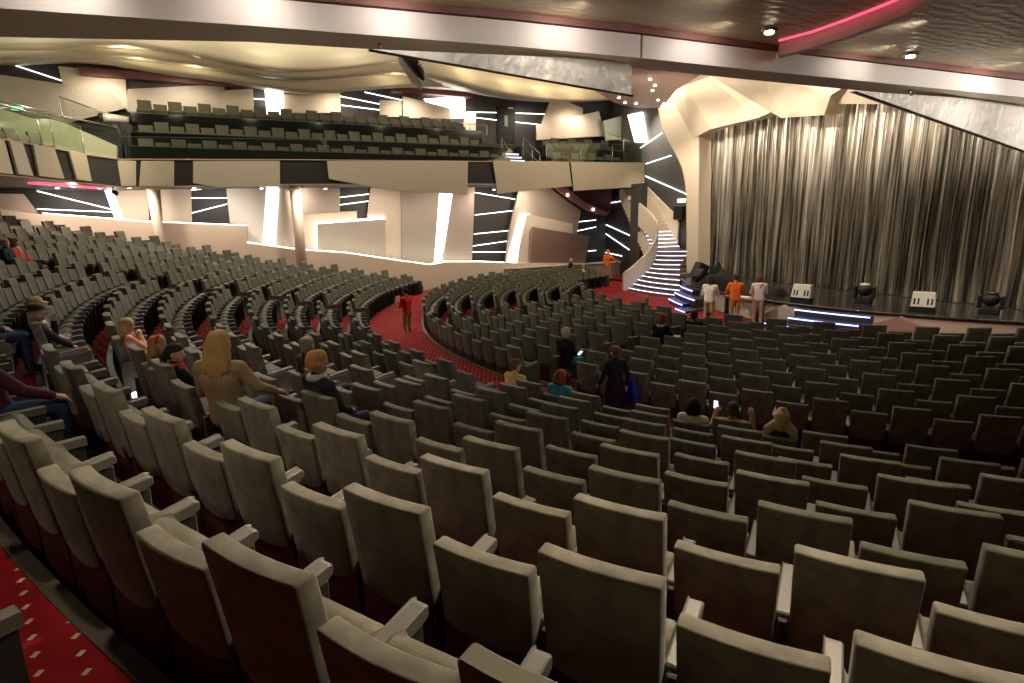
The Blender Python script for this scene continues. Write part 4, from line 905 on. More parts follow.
MB().box(-.75, .75, -.28, .25, .80, .86, mat('desk_wood', (.20, .09, .05), .35)).obj('desk_top', t, .01, 1)
for sx in (-.68, .68): MB().box(sx - .04, sx + .04, -.2, .2, 0, .8, BLACK).obj('leg', t)
o = MB().box(-.22, .22, -.14, .14, 0, .012, PAPER).obj('paper_sheet'); o.location = (.35, -4.78, 1.063); o.rotation_euler = (0, 0, .3); tag(o, 'white paper sheet on the desk between the standing people', 'paper')
o = MB().tube([(-.1, -4.55, .95), (.9, -4.75, .25)], .03, STEEL, 8).obj('stage_handrail'); tag(o, 'slanting pale handrail against the stage front below the desk', 'railing')
# step lights in the aisles
sl = MB()
for k, R, z, p0 in ROWS:
    if k > 9: continue
    for X, sx in ((-5.78, 1), (-4.62, -1), (5.38, 1), (6.38, -1)):
        Y = -math.sqrt(R * R - X * X) + .1
        sl.box(X - .05 + .02 * sx, X + .05 + .02 * sx, Y, Y + .32, z + .10, z + .16, SLOT)
o = sl.obj('trim_2', kind='structure')
# rear and right walls out of sight
MB().box(-18, 18, -37.2, -37, -.2, 11.2, CHAR).obj('wall_rear', kind='structure')
MB().box(17.5, 17.8, -37, 3, -.2, 6, CHAR).obj('wall_right', kind='structure')
# ------------------------------------------------------------------ people
def capsule(p0, p1, r0, r1, n=12, rings=4):
    p0, p1 = Vector(p0), Vector(p1); d = p1 - p0
    L_ = d.length
    d = d / L_ if L_ > 1e-6 else Vector((0, 0, 1))
    u = d.cross(Vector((0, 0, 1)));
    if u.length < 1e-3: u = d.cross(Vector((1, 0, 0)))
    u.normalize(); w = u.cross(d)
    v = []; f = []; prof = []
    for j in range(rings + 1):
        a = -PI / 2 + PI / 2 * j / rings; prof.append((p0 + d * (r0 * math.sin(a)), r0 * math.cos(a)))
    for j in range(rings + 1):
        a = PI / 2 * j / rings; prof.append((p1 + d * (r1 * math.sin(a)), r1 * math.cos(a)))
    for c, r in prof:
        for k in range(n): v.append(tuple(c + max(r, 1e-4) * (math.cos(2 * PI * k / n) * u + math.sin(2 * PI * k / n) * w)))
    for j in range(len(prof) - 1):
        for k in range(n): f.append((j * n + k, j * n + (k + 1) % n, (j + 1) * n + (k + 1) % n, (j + 1) * n + k))
    f += [tuple(reversed(range(n))), tuple(range((len(prof) - 1) * n, len(prof) * n))]
    return v, f
def blob(name, caps, m, parent, vox=0.014, smooth=4):
    mb = MB()
    for c in caps:
        v, f = capsule(*c); mb.add(v, f, m)
    tmp = bpy.data.objects.new('tmp_blob', mb.mesh('tmp_blob')); COL.objects.link(tmp)
    md = tmp.modifiers.new('r', 'REMESH'); md.mode = 'VOXEL'; md.voxel_size = vox; md.use_smooth_shade = True
    ms = tmp.modifiers.new('s', 'SMOOTH'); ms.iterations = smooth; ms.factor = 0.5
    dg = bpy.context.evaluated_depsgraph_get()
    me = bpy.data.meshes.new_from_object(tmp.evaluated_get(dg)); me.name = name
    if not me.materials: me.materials.append(m)
    bpy.data.objects.remove(tmp)
    o = bpy.data.objects.new(name, me); COL.objects.link(o)
    if parent is not None: o.parent = parent
    return o
CLOTH = {}
def cloth(c, rough=0.8):
    k = tuple(c)
    if k not in CLOTH: CLOTH[k] = mat('cloth_%d' % len(CLOTH), c, rough, spec=0.2)
    return CLOTH[k]
SKIN = mat('skin', (0.56, 0.33, 0.23), 0.55); SKIND = mat('skin_dark', (0.30, 0.16, 0.10), 0.55)
EYE = mat('eye_dark', (.03, .02, .02), .3); LIP = mat('lip', (.42, .14, .12), .5)
def rot_yaw(v, a, c=Vector((0, 0, 0))):
    v = Vector(v) - c; return Vector((v.x * math.cos(a) - v.y * math.sin(a), v.x * math.sin(a) + v.y * math.cos(a), v.z)) + c

def figure(label, loc, face, pose='sit', top=(.3, .3, .3), legs=(.05, .06, .10), hair=(.1, .06, .03), style='short', hat=None, hatc=(.1, .07, .05),
           arms=None, yaw=0.0, nod=0.0, lean=0.0, scale=1.0, shoes=(.03, .03, .03), coat=False, skirt=False, scarf=None, skin=SKIN, sleeves='long', vox=0.016, hood=False, band=None, forward=0.0):
    t = empty('person', loc, math.atan2(-face[0], face[1])); t.scale = (scale,) * 3; tag(t, label, 'person')
    V_ = Vector
    if pose == 'stand':
        J = dict(pel=V_((0, 0, .95)), wai=V_((0, -.01, 1.10)), che=V_((0, 0, 1.31)), nec=V_((0, 0, 1.49)), hed=V_((0, .025, 1.62)))
        for s, n in ((-1, 'L'), (1, 'R')):
            J['hip' + n] = V_((s * .09, 0, .92)); J['kne' + n] = V_((s * .10, .03, .50)); J['ank' + n] = V_((s * .11, -.03, .09)); J['toe' + n] = V_((s * .13, .14, .045))
            J['sho' + n] = V_((s * .185, -.01, 1.41)); J['elb' + n] = V_((s * .25, -.02, 1.13)); J['wri' + n] = V_((s * .24, .08, .88))
    else:
        J = dict(pel=V_((0, .31, .585)), wai=V_((0, .27, .75)), che=V_((0, .225, .96)), nec=V_((0, .205, 1.13)), hed=V_((0, .235, 1.26)))
        for s, n in ((-1, 'L'), (1, 'R')):
            J['hip' + n] = V_((s * .10, .33, .575)); J['kne' + n] = V_((s * .12, .70, .57)); J['ank' + n] = V_((s * .12, .72, .12)); J['toe' + n] = V_((s * .13, .87, .05))
            J['sho' + n] = V_((s * .185, .215, 1.055)); J['elb' + n] = V_((s * .245, .30, .80)); J['wri' + n] = V_((s * .12, .50, .70))
    if lean or forward:
        for k in ('wai', 'che', 'nec', 'hed', 'shoL', 'shoR', 'elbL', 'elbR', 'wriL', 'wriR'):
            h = J[k].z - J['pel'].z; J[k] = J[k] + V_((lean * h, forward * h, -.5 * (lean ** 2 + forward ** 2) * h))
    for k, v in (arms or {}).items(): J[k] = V_(v)
    H_ = J['hed']; fw = rot_yaw((0, 1, -nod), yaw); fw.normalize(); sd = fw.cross(V_((0, 0, 1))).normalized(); up = sd.cross(fw)
    def hp(x, y, z): return H_ + sd * x + fw * y + up * z
    body = [(J['nec'] - V_((0, 0, .05)), hp(0, -.01, -.05), .055, .052),
            (hp(0, -.015, .035), hp(0, .02, .03), .088, .085), (hp(0, .01, -.03), hp(0, .045, -.065), .066, .042), (hp(-.03, .03, -.02), hp(.03, .03, -.02), .055, .055),
            (hp(0, .095, .005), hp(0, .112, -.022), .010, .016), (hp(-.088, 0, .005), hp(-.09, -.012, -.02), .016, .012), (hp(.088, 0, .005), hp(.09, -.012, -.02), .016, .012)]
    tor = []
    for s in (-1, 0, 1):
        tor += [(J['pel'] + V_((s * .065, 0, -.02)), J['wai'] + V_((s * .055, 0, 0)), .105, .095), (J['wai'] + V_((s * .055, 0, 0)), J['che'] + V_((s * .08, 0, 0)), .095, .105)]
    tor += [(J['shoL'], J['shoR'], .062, .062), (J['che'] + V_((0, 0, .06)), J['nec'], .09, .055)]
    body += [(a, b, max(r0 - .012, .02), max(r1 - .012, .02)) for a, b, r0, r1 in tor]
    arm = []
    for n in 'LR': arm += [(J['sho' + n], J['elb' + n], .052, .042), (J['elb' + n], J['wri' + n], .040, .028)]
    leg = []
    for n in 'LR': leg += [(J['hip' + n], J['kne' + n], .085, .058), (J['kne' + n], J['ank' + n], .056, .036)]
    foot = []
    for n in 'LR': foot += [(J['ank' + n] - V_((0, .02, .04)), J['toe' + n], .042, .034)]
    body += arm + [(a, b, r0 - .01, r1 - .004) for a, b, r0, r1 in leg]
    for s, n in ((-1, 'L'), (1, 'R')):
        w = J['wri' + n]; d = (w - J['elb' + n]).normalized(); sd2 = d.cross(V_((0, 0, 1)))
        if sd2.length < .2: sd2 = V_((1, 0, 0))
        sd2.normalize(); nn = sd2.cross(d); palm = w + d * .075
        body.append((w, palm, .027, .032)); body.append((w + sd2 * .018 + d * .03, palm + sd2 * .022, .02, .018)); body.append((w - sd2 * .018 + d * .03, palm - sd2 * .022, .02, .018))
        for i, (o_, L_) in enumerate(((-.033, .055), (-.011, .068), (.011, .072), (.033, .064))):
            a = palm + sd2 * o_; b = a + d * L_ * .6 - nn * .006; c = b + d * L_ * .4 - nn * .02
            body += [(a, b, .0105, .0095), (b, c, .0095, .0085)]
        b = w + d * .03 + sd2 * (-s) * .035; body += [(b, b + d * .035 + sd2 * (-s) * .022, .012, .0105), (b + d * .035 + sd2 * (-s) * .022, b + d * .062 + sd2 * (-s) * .026, .0105, .009)]
    blob('body', body, skin, t, vox * .75, 3)
    for s in (-1, 1): MB().sphere(tuple(hp(s * .033, .082, .012)), .011, EYE, 8, 6).obj('eye', t)
    MB().tube([hp(-.024, .082, -.052), hp(0, .090, -.052), hp(.024, .082, -.052)], .006, LIP, 6).obj('mouth', t)
    e = .020
    tt = [(a, b, r0 + .014, r1 + .014) for a, b, r0, r1 in tor]
    for n in 'LR':
        tt.append((J['sho' + n], J['elb' + n], .070, .058))
        if sleeves == 'long': tt.append((J['elb' + n], J['elb' + n].lerp(J['wri' + n], .93), .056, .043))
        else: pass
    if coat:
        for s in (-1, 0, 1):
            if pose == 'stand': tt.append((J['pel'] + V_((s * .08, 0, 0)), V_((s * .13, 0, .50)), .13, .14))
            else: tt.append((J['pel'] + V_((s * .08, .02, .0)), V_((s * .12, .55, .58)), .125, .09))
    blob('jacket' if coat else 'top', tt, cloth(top), t, vox)
    if skirt: blob('skirt', [(J['pel'] + V_((s * .08, 0, -.05)), V_((s * .11, .0, .30)), .12, .13) for s in (-1, 0, 1)], cloth(legs), t, vox)
    else: blob('trousers', [(a, b, r0 + .016, r1 + .018) for a, b, r0, r1 in leg] + [(J['hipL'], J['hipR'], .105, .105), (J['pel'], J['wai'] - V_((0, 0, .08)), .105, .10)], cloth(legs), t, vox)
    blob('shoes', foot, cloth(shoes, .5), t, vox)
    hc = cloth(hair)
    cap = [(hp(0, -.028, .05), hp(0, .012, .062), .098, .090), (hp(0, -.055, .0), hp(0, -.05, .02), .078, .085)]
    if style == 'short': hc_ = cap + [(hp(-.05, -.03, .0), hp(.05, -.03, .0), .055, .055)]
    elif style == 'bald': hc_ = [(hp(-.075, -.02, .0), hp(-.04, -.075, -.005), .030, .034), (hp(.075, -.02, .0), hp(.04, -.075, -.005), .030, .034), (hp(-.03, -.08, -.01), hp(.03, -.08, -.01), .032, .032)]
    elif style == 'curly':
        hc_ = list(cap); r_ = random.Random(3)
        for _ in range(40):
            a = r_.uniform(0, 2 * PI); b = r_.uniform(.0, 1.45); q = (math.cos(a) * math.cos(b) * .095, math.sin(a) * math.cos(b) * .095 - .025, math.sin(b) * .10 + .04)
            if q[1] > .045 and q[2] < .09: continue
            c = hp(*q); hc_.append((c, c + V_((0, .001, .001)), .030, .030))
    elif style == 'bob':
        hc_ = cap + [(hp(s * .078, -.01 - .02 * j, .03), hp(s * .088, -.02 - .02 * j, -.085), .040, .042) for s in (-1, 1) for j in (0, 2)] + [(hp(x, -.085, .02), hp(x * 1.2, -.085, -.10), .045, .045) for x in (-.04, 0, .04)]
    elif style == 'long':
        hc_ = cap + [(hp(s * .075, -.02, .03), hp(s * .085, -.035, -.11), .034, .034) for s in (-1, 1)]
        for x in (-.08, -.04, 0, .04, .08): hc_ += [(hp(x * .8, -.075, .02), hp(x * 1.1, -.10, -.16), .038, .036), (hp(x * 1.1, -.10, -.16), hp(x * 1.3, -.115, -.30 + abs(x) * .9), .036, .016)]
    elif style == 'pony': hc_ = cap + [(hp(0, -.10, .03), hp(0, -.16, -.05), .045, .05), (hp(0, -.16, -.05), hp(0, -.15, -.16), .05, .02)]
    else: hc_ = None
    if hc_: blob('hair', hc_, hc, t, .013, 2)
    if hat == 'fedora':
        m = MB(); m.tube([hp(0, -.005, .075), hp(0, -.008, .135), hp(0, -.01, .165)], [.104, .098, .075], cloth(hatc), 18); m.obj('hat_crown', t)
        m = MB(); m.tube([hp(0, 0, .070), hp(0, 0, .080)], [.165, .160], cloth(hatc), 22); m.obj('hat_brim', t)
        m = MB(); m.tube([hp(0, -.005, .080), hp(0, -.006, .102)], [.1065, .1045], cloth((.02, .015, .012)), 18); m.obj('hat_band', t)
    elif hat == 'cap':
        blob('cap_crown', [(hp(0, -.02, .06), hp(0, .01, .07), .105, .100)], cloth(hatc), t, .013, 2)
        m = MB(); m.add([hp(-.075, .06, .055), hp(.075, .06, .055), hp(.055, .175, .04), hp(-.055, .175, .04), hp(-.075, .06, .067), hp(.075, .06, .067), hp(.055, .175, .05), hp(-.055, .175, .05)], [(0, 3, 2, 1), (4, 5, 6, 7), (0, 1, 5, 4), (1, 2, 6, 5), (2, 3, 7, 6), (3, 0, 4, 7)], cloth(hatc)); m.obj('cap_peak', t)
    elif hat == 'beanie':
        blob('beanie', [(hp(0, -.03, .055), hp(0, .005, .065), .110, .103), (hp(0, -.05, .02), hp(0, -.04, .03), .09, .09)], cloth(hatc), t, .013, 2)
    elif hat == 'headscarf':
        blob('headscarf', [(hp(0, -.03, .03), hp(0, .0, .07), .118, .095), (hp(0, -.05, .05), hp(0, -.03, .13), .09, .045), (hp(0, -.05, .0), hp(0, -.07, -.12), .105, .085), (hp(-.06, -.02, -.10), hp(-.17, -.05, -.20), .085, .075), (hp(.06, -.02, -.10), hp(.17, -.05, -.20), .085, .075), (hp(-.17, -.05, -.20), hp(-.19, -.05, -.28), .07, .06), (hp(.17, -.05, -.20), hp(.19, -.05, -.28), .07, .06)], cloth(hatc), t, .016, 3)
    if band: blob('headband', [(hp(-.085, .0, .06), hp(-.04, .03, .135), .022, .022), (hp(-.04, .03, .135), hp(.04, .03, .135), .022, .022), (hp(.04, .03, .135), hp(.085, .0, .06), .022, .022)], cloth(band), t, .011, 2)
    if scarf: blob('scarf', [(J['nec'] + V_((.07 * math.cos(a), .07 * math.sin(a), -.01)), J['nec'] + V_((.07 * math.cos(a + .6), .07 * math.sin(a + .6), -.01)), .040, .040) for a in [i * .6 for i in range(11)]] + [(J['nec'] + V_((.03, .08, -.03)), J['che'] + V_((.03, .12, .0)), .04, .03)], cloth(scarf), t, .014, 3)
    if hood: blob('hood', [(J['nec'] + V_((-.06, -.06, -.03)), J['nec'] + V_((.06, -.06, -.03)), .06, .06), (J['nec'] + V_((0, -.09, -.06)), J['nec'] + V_((0, -.10, -.12)), .07, .05)], cloth(top), t, vox, 3)
    t['_j'] = 0; del t['_j']
    return t, J
RW = {k: (R, z) for k, R, z, p in ROWS + EXTRA}
IMR = Vector((.454, .891)); IMA = Vector((-.891, .454))
def dirv(r, a): return IMR * r + IMA * a
def seated(label, k, X, Y=None, face=None, back=0.0, **kw):
    R, z = RW[k]
    if Y is None: Y = -math.sqrt(R * R - X * X)
    n = math.hypot(X, Y); X, Y = X * (R + back) / n, Y * (R + back) / n
    f = Vector((-X, -Y)).normalized()
    if face is not None: f = Vector(face).normalized()
    return figure(label, (X, Y, z), f, 'sit', **kw)
def hand_obj(name, t, J, n, off, size, m, label, cat, rx=0.6):
    """an object held in a hand; it stands alone at the hand's place"""
    p = t.matrix_basis @ (J['wri' + n] + Vector(off))
    o = MB().box(-size[0], size[0], -size[1], size[1], -size[2], size[2], m).obj(name, None, .002, 1)
    o.location = p; o.rotation_euler = (rx, 0, t.rotation_euler.z); tag(o, label, cat); return o
DENIM = (.035, .060, .125); KHAKI = (.40, .29, .15); ORANGE = (.78, .16, .025); REDP = (.66, .055, .02)
# standing people
t, J = figure('person in red-orange polo and khaki trousers reading a paper in the curved cross aisle', (-3.75, -16.05, 0.0), dirv(-.75, .55), 'stand', top=REDP, legs=KHAKI, hair=(.02, .015, .012), shoes=(.6, .58, .55),
    arms=dict(elbL=(-.23, .10, 1.13), wriL=(-.08, .30, 1.25), elbR=(.24, .08, 1.13), wriR=(.05, .28, 1.16)), nod=.35, scale=1.0)
hand_obj('paper_note', t, J, 'L', (.05, .10, .09), (.10, .006, .13), PAPER, 'white paper held by the person in red-orange polo in the aisle', 'paper', .3)
figure('person in orange shirt and khaki trousers standing by the staircase banister', (-12.0, -1.75, .2), dirv(.45, -.9), 'stand', top=ORANGE, legs=KHAKI, hair=(.25, .16, .10), style='bald', scale=1.06,
    arms=dict(elbL=(-.30, .12, 1.22), wriL=(-.58, .22, 1.06), elbR=(.26, .03, 1.15), wriR=(.20, .20, 1.02)))
t, J = figure('person in dark coat and mauve beanie carrying a blue bag in the cross aisle', (6.32, -15.0, 0.0), dirv(-.35, .9), 'stand', top=(.014, .014, .014), legs=(.012, .012, .014), hair=(.08, .05, .04), style='short', hat='beanie', hatc=(.17, .055, .055), coat=True, scale=.92, yaw=.4,
    arms=dict(elbL=(-.27, .06, 1.10), wriL=(-.26, .22, .92), elbR=(.28, -.05, 1.12), wriR=(.27, -.04, .90)))
bp = t.matrix_basis @ (J['wriR'] + Vector((.07, -.04, .02)))
mb = MB()
for q in range(1): mb.add([(-.05, -.17, -.36), (.05, -.17, -.36), (.05, .17, -.36), (-.05, .17, -.36), (-.07, -.20, -.15), (.07, -.20, -.15), (.07, .20, -.15), (-.07, .20, -.15), (-.02, -.10, .10), (.02, -.10, .10), (.02, .10, .10), (-.02, .10, .10)],
    [(0, 3, 2, 1), (0, 1, 5, 4), (1, 2, 6, 5), (2, 3, 7, 6), (3, 0, 4, 7), (4, 5, 9, 8), (5, 6, 10, 9), (6, 7, 11, 10), (7, 4, 8, 11), (8, 9, 10, 11)], cloth((.015, .035, .42)))
b = mb.obj('shoulder_bag', None, .02, 2); b.location = bp; b.rotation_euler = (0, 0, t.rotation_euler.z); tag(b, 'bright blue bag hanging beside the person in the mauve beanie', 'bag')
MB().add([(.072, -.05, -.20), (.072, .06, -.20), (.072, .01, -.08), (.078, -.05, -.20), (.078, .06, -.20), (.078, .01, -.08)], [(0, 1, 2), (3, 5, 4), (0, 3, 4, 1), (1, 4, 5, 2), (2, 5, 3, 0)], PAPER).obj('emblem', b)
figure('person with dark hair in white top standing left of the orange shirt at the stage', (.62, -6.75, .2), dirv(.5, .75), 'stand', top=(.85, .79, .68), legs=KHAKI, hair=(.035, .022, .018), style='bob', scale=1.0, nod=.25,
    arms=dict(elbL=(-.24, .08, 1.14), wriL=(-.1, .30, 1.17), elbR=(.24, .10, 1.14), wriR=(.12, .30, 1.19)))
figure('person in orange shirt and beige trousers leaning at the stage desk, seen from behind', (1.0, -5.95, .2), dirv(.12, .95), 'stand', top=ORANGE, legs=KHAKI, hair=(.05, .03, .02), scale=1.03, nod=.3, forward=.1,
    arms=dict(elbL=(-.25, .12, 1.14), wriL=(-.14, .38, 1.05), elbR=(.25, .12, 1.14), wriR=(.16, .36, 1.06)))
figure('person in a pale hooded jacket standing right of the orange shirt at the stage', (1.25, -5.1, .2), dirv(.2, .95), 'stand', top=(.80, .74, .64), legs=(.52, .43, .33), hair=(.10, .05, .025), style='bob', coat=False, hood=True, scale=1.0,
    arms=dict(elbL=(-.25, .05, 1.13), wriL=(-.16, .28, 1.02), elbR=(.25, .06, 1.14), wriR=(.16, .26, 1.30)))
# seated people
seated('bald person in navy jacket seated near the far walkway beside the low brown wall', 12, -13.4, -3.3, face=(.6, .5), top=(.015, .02, .04), hair=(.3, .22, .16), style='bald', scale=1.05)
seated('blond person in white top seated next to the bald person in navy', 14, -11.5, -3.75, face=(.5, .6), top=(.72, .68, .62), hair=(.50, .36, .20), style='short', scale=0.86)
seated('blond person in tan seated in the front row near the staircase', 17, .56, top=(.45, .33, .20), hair=(.55, .40, .20), style='bob', scale=0.9)
t, J = seated('auburn haired person in black with white collar reading a paper in the front block', 14, 3.74, top=(.012, .012, .014), hair=(.20, .055, .02), style='bob', scarf=(.7, .68, .62), nod=.4)
hand_obj('booklet', t, J, 'R', (.10, .08, .06), (.09, .11, .006), PAPER, 'white booklet in the lap of the auburn haired person in black', 'paper', .5)
seated('dark haired person in black coat with rust scarf seated near the curved stage steps', 15, 3.88, top=(.012, .012, .014), hair=(.02, .015, .015), style='short', scarf=(.24, .07, .035))
t, J = seated('grey curly haired person in dark jacket and teal trousers holding a phone', 11, 3.60, top=(.014, .017, .020), legs=(.015, .13, .14), hair=(.62, .56, .46), style='curly', nod=.45, face=(-.35, .9))
hand_obj('phone', t, J, 'R', (.05, .10, .05), (.035, .07, .005), SCREEN, 'lit phone held by the grey curly haired person in teal trousers', 'phone', .5)
seated('brown haired person in pale yellow top seated beside the cross aisle', 9, 6.25, top=(.78, .55, .24), hair=(.16, .085, .04), style='short', yaw=-.5, scale=0.96)
t, J = seated('auburn haired person in turquoise top holding a paper beside the cross aisle', 9, 7.2, top=(.03, .32, .40), hair=(.26, .055, .018), style='bob', nod=.3, scale=0.94)
hand_obj('leaflet', t, J, 'R', (.16, .08, .05), (.07, .10, .006), PAPER, 'white leaflet held by the auburn haired person in turquoise', 'paper', .5)
t, J = seated('black haired person in white top seated left of the person in tan jacket', 9, 9.25, top=(.72, .66, .56), hair=(.010, .010, .010), style='bob', scale=0.88)
t, J = seated('brown haired person in tan jacket raising both hands with a phone', 9, 9.72, top=(.42, .25, .09), hair=(.09, .045, .02), style='short', arms=dict(elbL=(-.32, .34, .92), wriL=(-.30, .46, 1.10), elbR=(.30, .30, .94), wriR=(.26, .36, 1.16)), scale=0.9)
hand_obj('phone', t, J, 'L', (-.02, .06, .12), (.028, .005, .058), SCREEN, 'bright phone raised by the person in the tan jacket', 'phone', .1)
seated('person in a bulky cream patterned headscarf and navy top seen from behind', 9, 10.25, top=(.015, .025, .085), hat='headscarf', hatc=(.56, .42, .20), style='none', scale=0.9)
seated('grey haired person in dark olive top seated behind the strawberry blond', 5, 6.75, top=(.040, .038, .026), hair=(.30, .24, .17), style='short', yaw=.5)
seated('strawberry blond person with white collar and dark jacket', 4, 8.85, top=(.035, .035, .035), hair=(.55, .27, .09), style='short', scarf=(.65, .60, .54), yaw=-.5, scale=1.03)
seated('person with very long blond hair in a beige jacket seen from behind', 3, 8.95, top=(.38, .27, .16), hair=(.52, .33, .12), style='long', scale=1.10, lean=.05, face=dirv(.12, 1), arms=dict(elbR=(.33, .28, .86), wriR=(.40, .44, .78)))
t, J = seated('dark haired person in navy jacket and red scarf turned to the right', 3, 7.66, top=(.014, .017, .032), hair=(.035, .02, .014), style='pony', scarf=(.62, .03, .04), yaw=-.75, skin=SKIN, scale=0.88, arms=dict(elbR=(.25, .42, .80), wriR=(.22, .60, .86)))
hand_obj('tablet', t, J, 'R', (.04, .10, .04), (.06, .09, .006), SCREEN, 'small lit tablet held by the person in the red scarf', 'tablet', .6)
seated('ginger long haired person with a red headband beside the red scarf', 3, 7.0, top=(.10, .10, .08), hair=(.50, .25, .08), style='long', band=(.70, .03, .03), yaw=-.5, scale=0.88)
seated('blond person in a pink cardigan with chin on hand, at the aisle end', 3, 5.05, top=(.78, .38, .25), hair=(.62, .45, .22), style='bob', scarf=(.66, .45, .42), yaw=-.55, face=(-.25, .95), legs=(.10, .09, .09), arms=dict(elbR=(.22, .42, .86), wriR=(.07, .40, 1.07)), scale=0.86)
seated('person in brown fedora and dark jacket resting one hand against the face', 2, 5.05, back=.12, top=(.02, .022, .020), legs=(.045, .05, .042), hair=(.36, .30, .22), style='bob', hat='fedora', hatc=(.085, .055, .035), scarf=(.62, .56, .42), yaw=-.6, face=(-.3, .95), arms=dict(elbR=(.28, .42, .84), wriR=(.22, .55, .74), elbL=(-.20, .42, .90), wriL=(-.05, .42, 1.13)), scale=0.9, shoes=(.55, .50, .42))
seated('person in a tan cap and pale blue shirt behind the brown fedora', 2, 4.3, back=.15, top=(.34, .42, .52), legs=DENIM, hair=(.2, .15, .1), hat='cap', hatc=(.52, .38, .18), face=(-.3, .95), shoes=(.05, .05, .05), scale=0.92)
seated('person in blue jeans and dark shoes at the left edge beside the aisle', 1, 4.75, back=-.02, top=(.05, .06, .09), legs=DENIM, hair=(.1, .07, .05), face=(-.3, .95))
seated('person in maroon sweater and blue jeans resting an arm on the seat', 1, 8.95, back=.0, top=(.085, .022, .034), legs=DENIM, hair=(.08, .05, .04), face=(-.35, .95), arms=dict(elbR=(.22, .45, .78), wriR=(.20, .66, .68)))
seated('grey haired person in navy seated high at the far left of the hall', -1, -4.9, top=(.015, .02, .045), hair=(.34, .24, .15), style='short', yaw=-.4, scale=0.92)
seated('brown haired person in red and white top beside the person in navy', -1, -5.4, top=(.62, .10, .06), hair=(.16, .08, .04), style='bob', yaw=.4, scarf=(.7, .5, .42), scale=0.92)
seated('small reddish brown haired child sitting low in the front row by the stage', 17, 2.9, top=(.03, .02, .02), hair=(.22, .06, .025), style='curly', scale=0.74)
# ------------------------------------------------------------------ lights
def spot(loc, target, power, color=(1, .80, .58), ang=110, blend=.8, rad=.08):
    l = bpy.data.lights.new('spot_lamp', 'SPOT'); l.energy = power; l.color = color; l.spot_size = D2R(ang); l.spot_blend = blend; l.shadow_soft_size = rad
    o = bpy.data.objects.new('spot_lamp', l); COL.objects.link(o); o.location = loc
    o.rotation_euler = (Vector(target) - Vector(loc)).to_track_quat('-Z', 'Y').to_euler(); return o
def area(loc, target, power, sx, sy, color=(1, .85, .66)):
    l = bpy.data.lights.new('area_lamp', 'AREA'); l.shape = 'RECTANGLE'; l.size = sx; l.size_y = sy; l.energy = power; l.color = color
    o = bpy.data.objects.new('area_lamp', l); COL.objects.link(o); o.location = loc
    o.rotation_euler = (Vector(target) - Vector(loc)).to_track_quat('-Z', 'Y').to_euler(); return o
def point(loc, power, color=(1, .82, .55), rad=.06):
    l = bpy.data.lights.new('point_lamp', 'POINT'); l.energy = power; l.color = color; l.shadow_soft_size = rad
    o = bpy.data.objects.new('point_lamp', l); COL.objects.link(o); o.location = loc; return o
# two ceiling downlights, plus unseen spots added and tilted to light seat tops
for (x, y), (tx, ty, tz), e in (((11.48, -17.46), (12.3, -19.6, 2.2), 150), ((11.5, -15.53), (12.4, -17.6, 1.6), 90), ((12.6, -18.7), (13.4, -20.9, 2.8), 190), ((13.6, -18.0), (14.6, -20.0, 2.8), 190), ((14.9, -17.0), (15.8, -18.8, 2.8), 170), ((11.3, -19.6), (11.5, -21.6, 2.6), 170),
    ((12.9, -15.2), (13.8, -17.2, 1.8), 80), ((14.3, -14.4), (15.2, -16.2, 1.8), 80), ((11.4, -13.2), (12.2, -14.8, .9), 45), ((13.2, -12.0), (14.0, -13.6, .9), 45), ((11.5, -10.4), (12.2, -11.6, .8), 35), ((13.8, -9.4), (14.5, -10.6, .8), 35), ((15.4, -12.6), (16, -14, 1), 45)):
    spot((x, y, 5.54), (tx, ty, tz), e, ang=82, blend=.9)
spot((11.3, -22.6, 5.54), (11.0, -22.4, 0), 75, ang=80)
spot((9.9, -23.8, 5.5), (9.5, -23.5, 0), 70, ang=90)
for y in (-25.0, -23.6, -22.35, -21.3, -20.45, -19.2, -17.9, -16.0, -14.1, -12.2, -10.2):
    spot((bx0(y) + .38, y, 5.565), (bx0(y), y, 5.38), 7, (1, .90, .78), 130, 1.0, .08); spot((bx0(y) + .9, y - .5, 5.56), (bx0(y), y - .5, 5.42), 5, (1, .90, .78), 110)
for y, z, e in ((-20.0, 5.15, 10), (-18.9, 5.0, 10), (-14.6, 5.1, 55), (-13.2, 5.0, 60), (-11.8, 4.9, 60), (-10.6, 4.8, 60)): spot((13.0, y + .2, 5.5), (10.9, y, z), e, (1, .93, .84), 75)  # unseen spots added to brighten the hanging panels
spot((10.3, -26.0, 5.45), (9.7, -23.0, 2.3), 75, ang=70)  # unseen spot added from behind to light the left seat backs
spot((1.0, -19.0, 10.6), (6.0, -21.8, 1.6), 1600, (1, .88, .70), 44, .8)  # unseen hall spot added to brighten people in the left rows
spot((-3.0, -12.0, 10.6), (-4.2, -15.8, .5), 500, (1, .88, .72), 34, .8)
spot((3.0, -11.5, 10.6), (8.6, -15.9, 1.2), 700, (1, .90, .75), 32, .8)  # unseen hall spot added to brighten people beside the cross aisle
# large unseen area lamps added as general fill under the hall ceiling
area((-3, -3.5, 10.9), (-2, -8, 0), 700, 12, 7, (1, .92, .74))
area((-6, -20, 10.9), (-6, -20, 0), 200, 8, 10, (1, .92, .74))
# walls and seats under the far balcony
for y in (-27, -24.2, -21, -17.5, -14, -10.5, -7, -4.4): spot((-13.0, y, 5.25), (-15.3, y, 2.5), 140, (1, .83, .68), 140)
for y in (-26, -22, -18, -14): spot((-12.4, y, 5.25), (-8.5, y - .3, 1.5), 230, (1, .86, .74), 130)
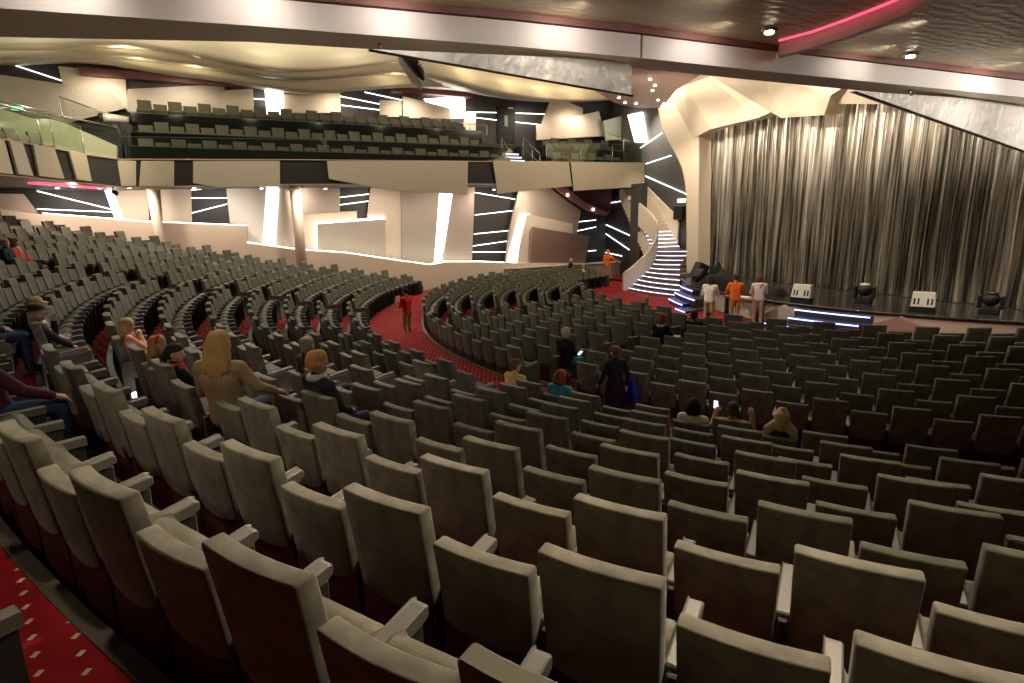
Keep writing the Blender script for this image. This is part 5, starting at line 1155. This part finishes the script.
# gallery and its ceiling coves
for x, y, z in WAVE_LAMPS: point((x + .35, y, z - .12), 16)
for y in (-26, -22.5, -19, -15.5, -12, -8.5, -5, -1.5):
    point((-8.6, y, 9.5), 42, (1, .90, .70), .15)  # bare point lamps added before the waves to brighten ceiling and gallery
for y in (-25, -22, -18.5, -15, -11.5, -8, -4, -1): spot((-15.8, y, 10.0), (-17.4, y, 8.0), 110, (1, .85, .68), 140)
spot((-9.5, -24.5, 9.3), (-12.5, -26.8, 6.8), 380, (1, .90, .68), 110)  # this and the next: unseen spots added to brighten the rear gallery stair
spot((-15.0, -27.5, 9.6), (-13.6, -26.5, 6.8), 260, (1, .90, .68), 120)
# stage curtain, proscenium and staircase
for x in np.arange(-5.6, 10.0, 1.5): spot((x, -6.0, 8.55), (x, .3, 6.9), 560, (1, .87, .70), 38, 1.0, .05)
for x in np.arange(-5.6, 10.0, 0.8): spot((x, -.18, 8.3), (x, .22, 2.5), 110, (1, .85, .67), 90, 1.0, .05)
spot((-5.0, -6.0, 9.2), (-6.5, -.6, 7.5), 620, (1, .82, .60), 80)
spot((2.0, -6.5, 9.6), (0, -1.2, 8.3), 620, (1, .82, .60), 90)
spot((-6.5, -4.6, 8.6), (-7.8, -.5, 3.0), 600, (1, .84, .64), 75)
spot((-9.5, -1.4, 8.4), (-10.6, .6, 3.5), 320, (1, .86, .66), 70)
spot((-4.5, -7.0, 8.9), (-2.5, -4.6, .4), 420, (1, .84, .64), 60)
spot((3.5, -9.0, 9.6), (3.5, -4.2, .5), 620, (1, .84, .64), 60)
spot((8.5, -9.0, 9.6), (8.5, -2.5, .5), 420, (1, .84, .64), 60)
spot((-1.0, -15.0, 8.0), (1.2, -5.0, 1.1), 1100, (1, .90, .76), 22, .7)
spot((8.0, -15.0, 8.6), (5.5, -3.0, .8), 900, (1, .90, .76), 22, .7)
spot((-3, -8, 10.3), (-6.5, -3, .3), 500, (1, .86, .70), 40, .6)
spot((-14, 0.5, 9.6), (-11.5, 2.4, 7), 380, (1, .9, .75), 110)
spot((-2.0, -7.5, 5.8), (-5.2, -5.2, 9.0), 260, (1, .80, .66), 80)  # unseen uplight added in mid-air to brighten the pin-light soffit
# world
w = bpy.data.worlds.new('World'); S.world = w; w.use_nodes = True
w.node_tree.nodes['Background'].inputs['Color'].default_value = (1.0, .85, .65, 1); w.node_tree.nodes['Background'].inputs['Strength'].default_value = .02

# ------------------------------------------------------------------ camera
cd = bpy.data.cameras.new('Camera'); cam = bpy.data.objects.new('Camera', cd); COL.objects.link(cam)
cd.sensor_fit = 'HORIZONTAL'; cd.sensor_width = 36.0; cd.lens = cf['f'] * 36.0 / 1024; cd.clip_start = .05; cd.clip_end = 200
Mx = Matrix((right, up2, -view)).transposed().to_4x4(); Mx.translation = CAMLOC
cam.matrix_world = Mx
S.camera = cam
S.view_settings.view_transform = 'Standard'; S.view_settings.look = 'None'; S.view_settings.gamma = 1; S.view_settings.use_curve_mapping = False
S.view_settings.exposure = 0.7
try:
    S.cycles.use_denoising = True; S.cycles.max_bounces = 6; S.cycles.sample_clamp_indirect = 4.0
except Exception: pass
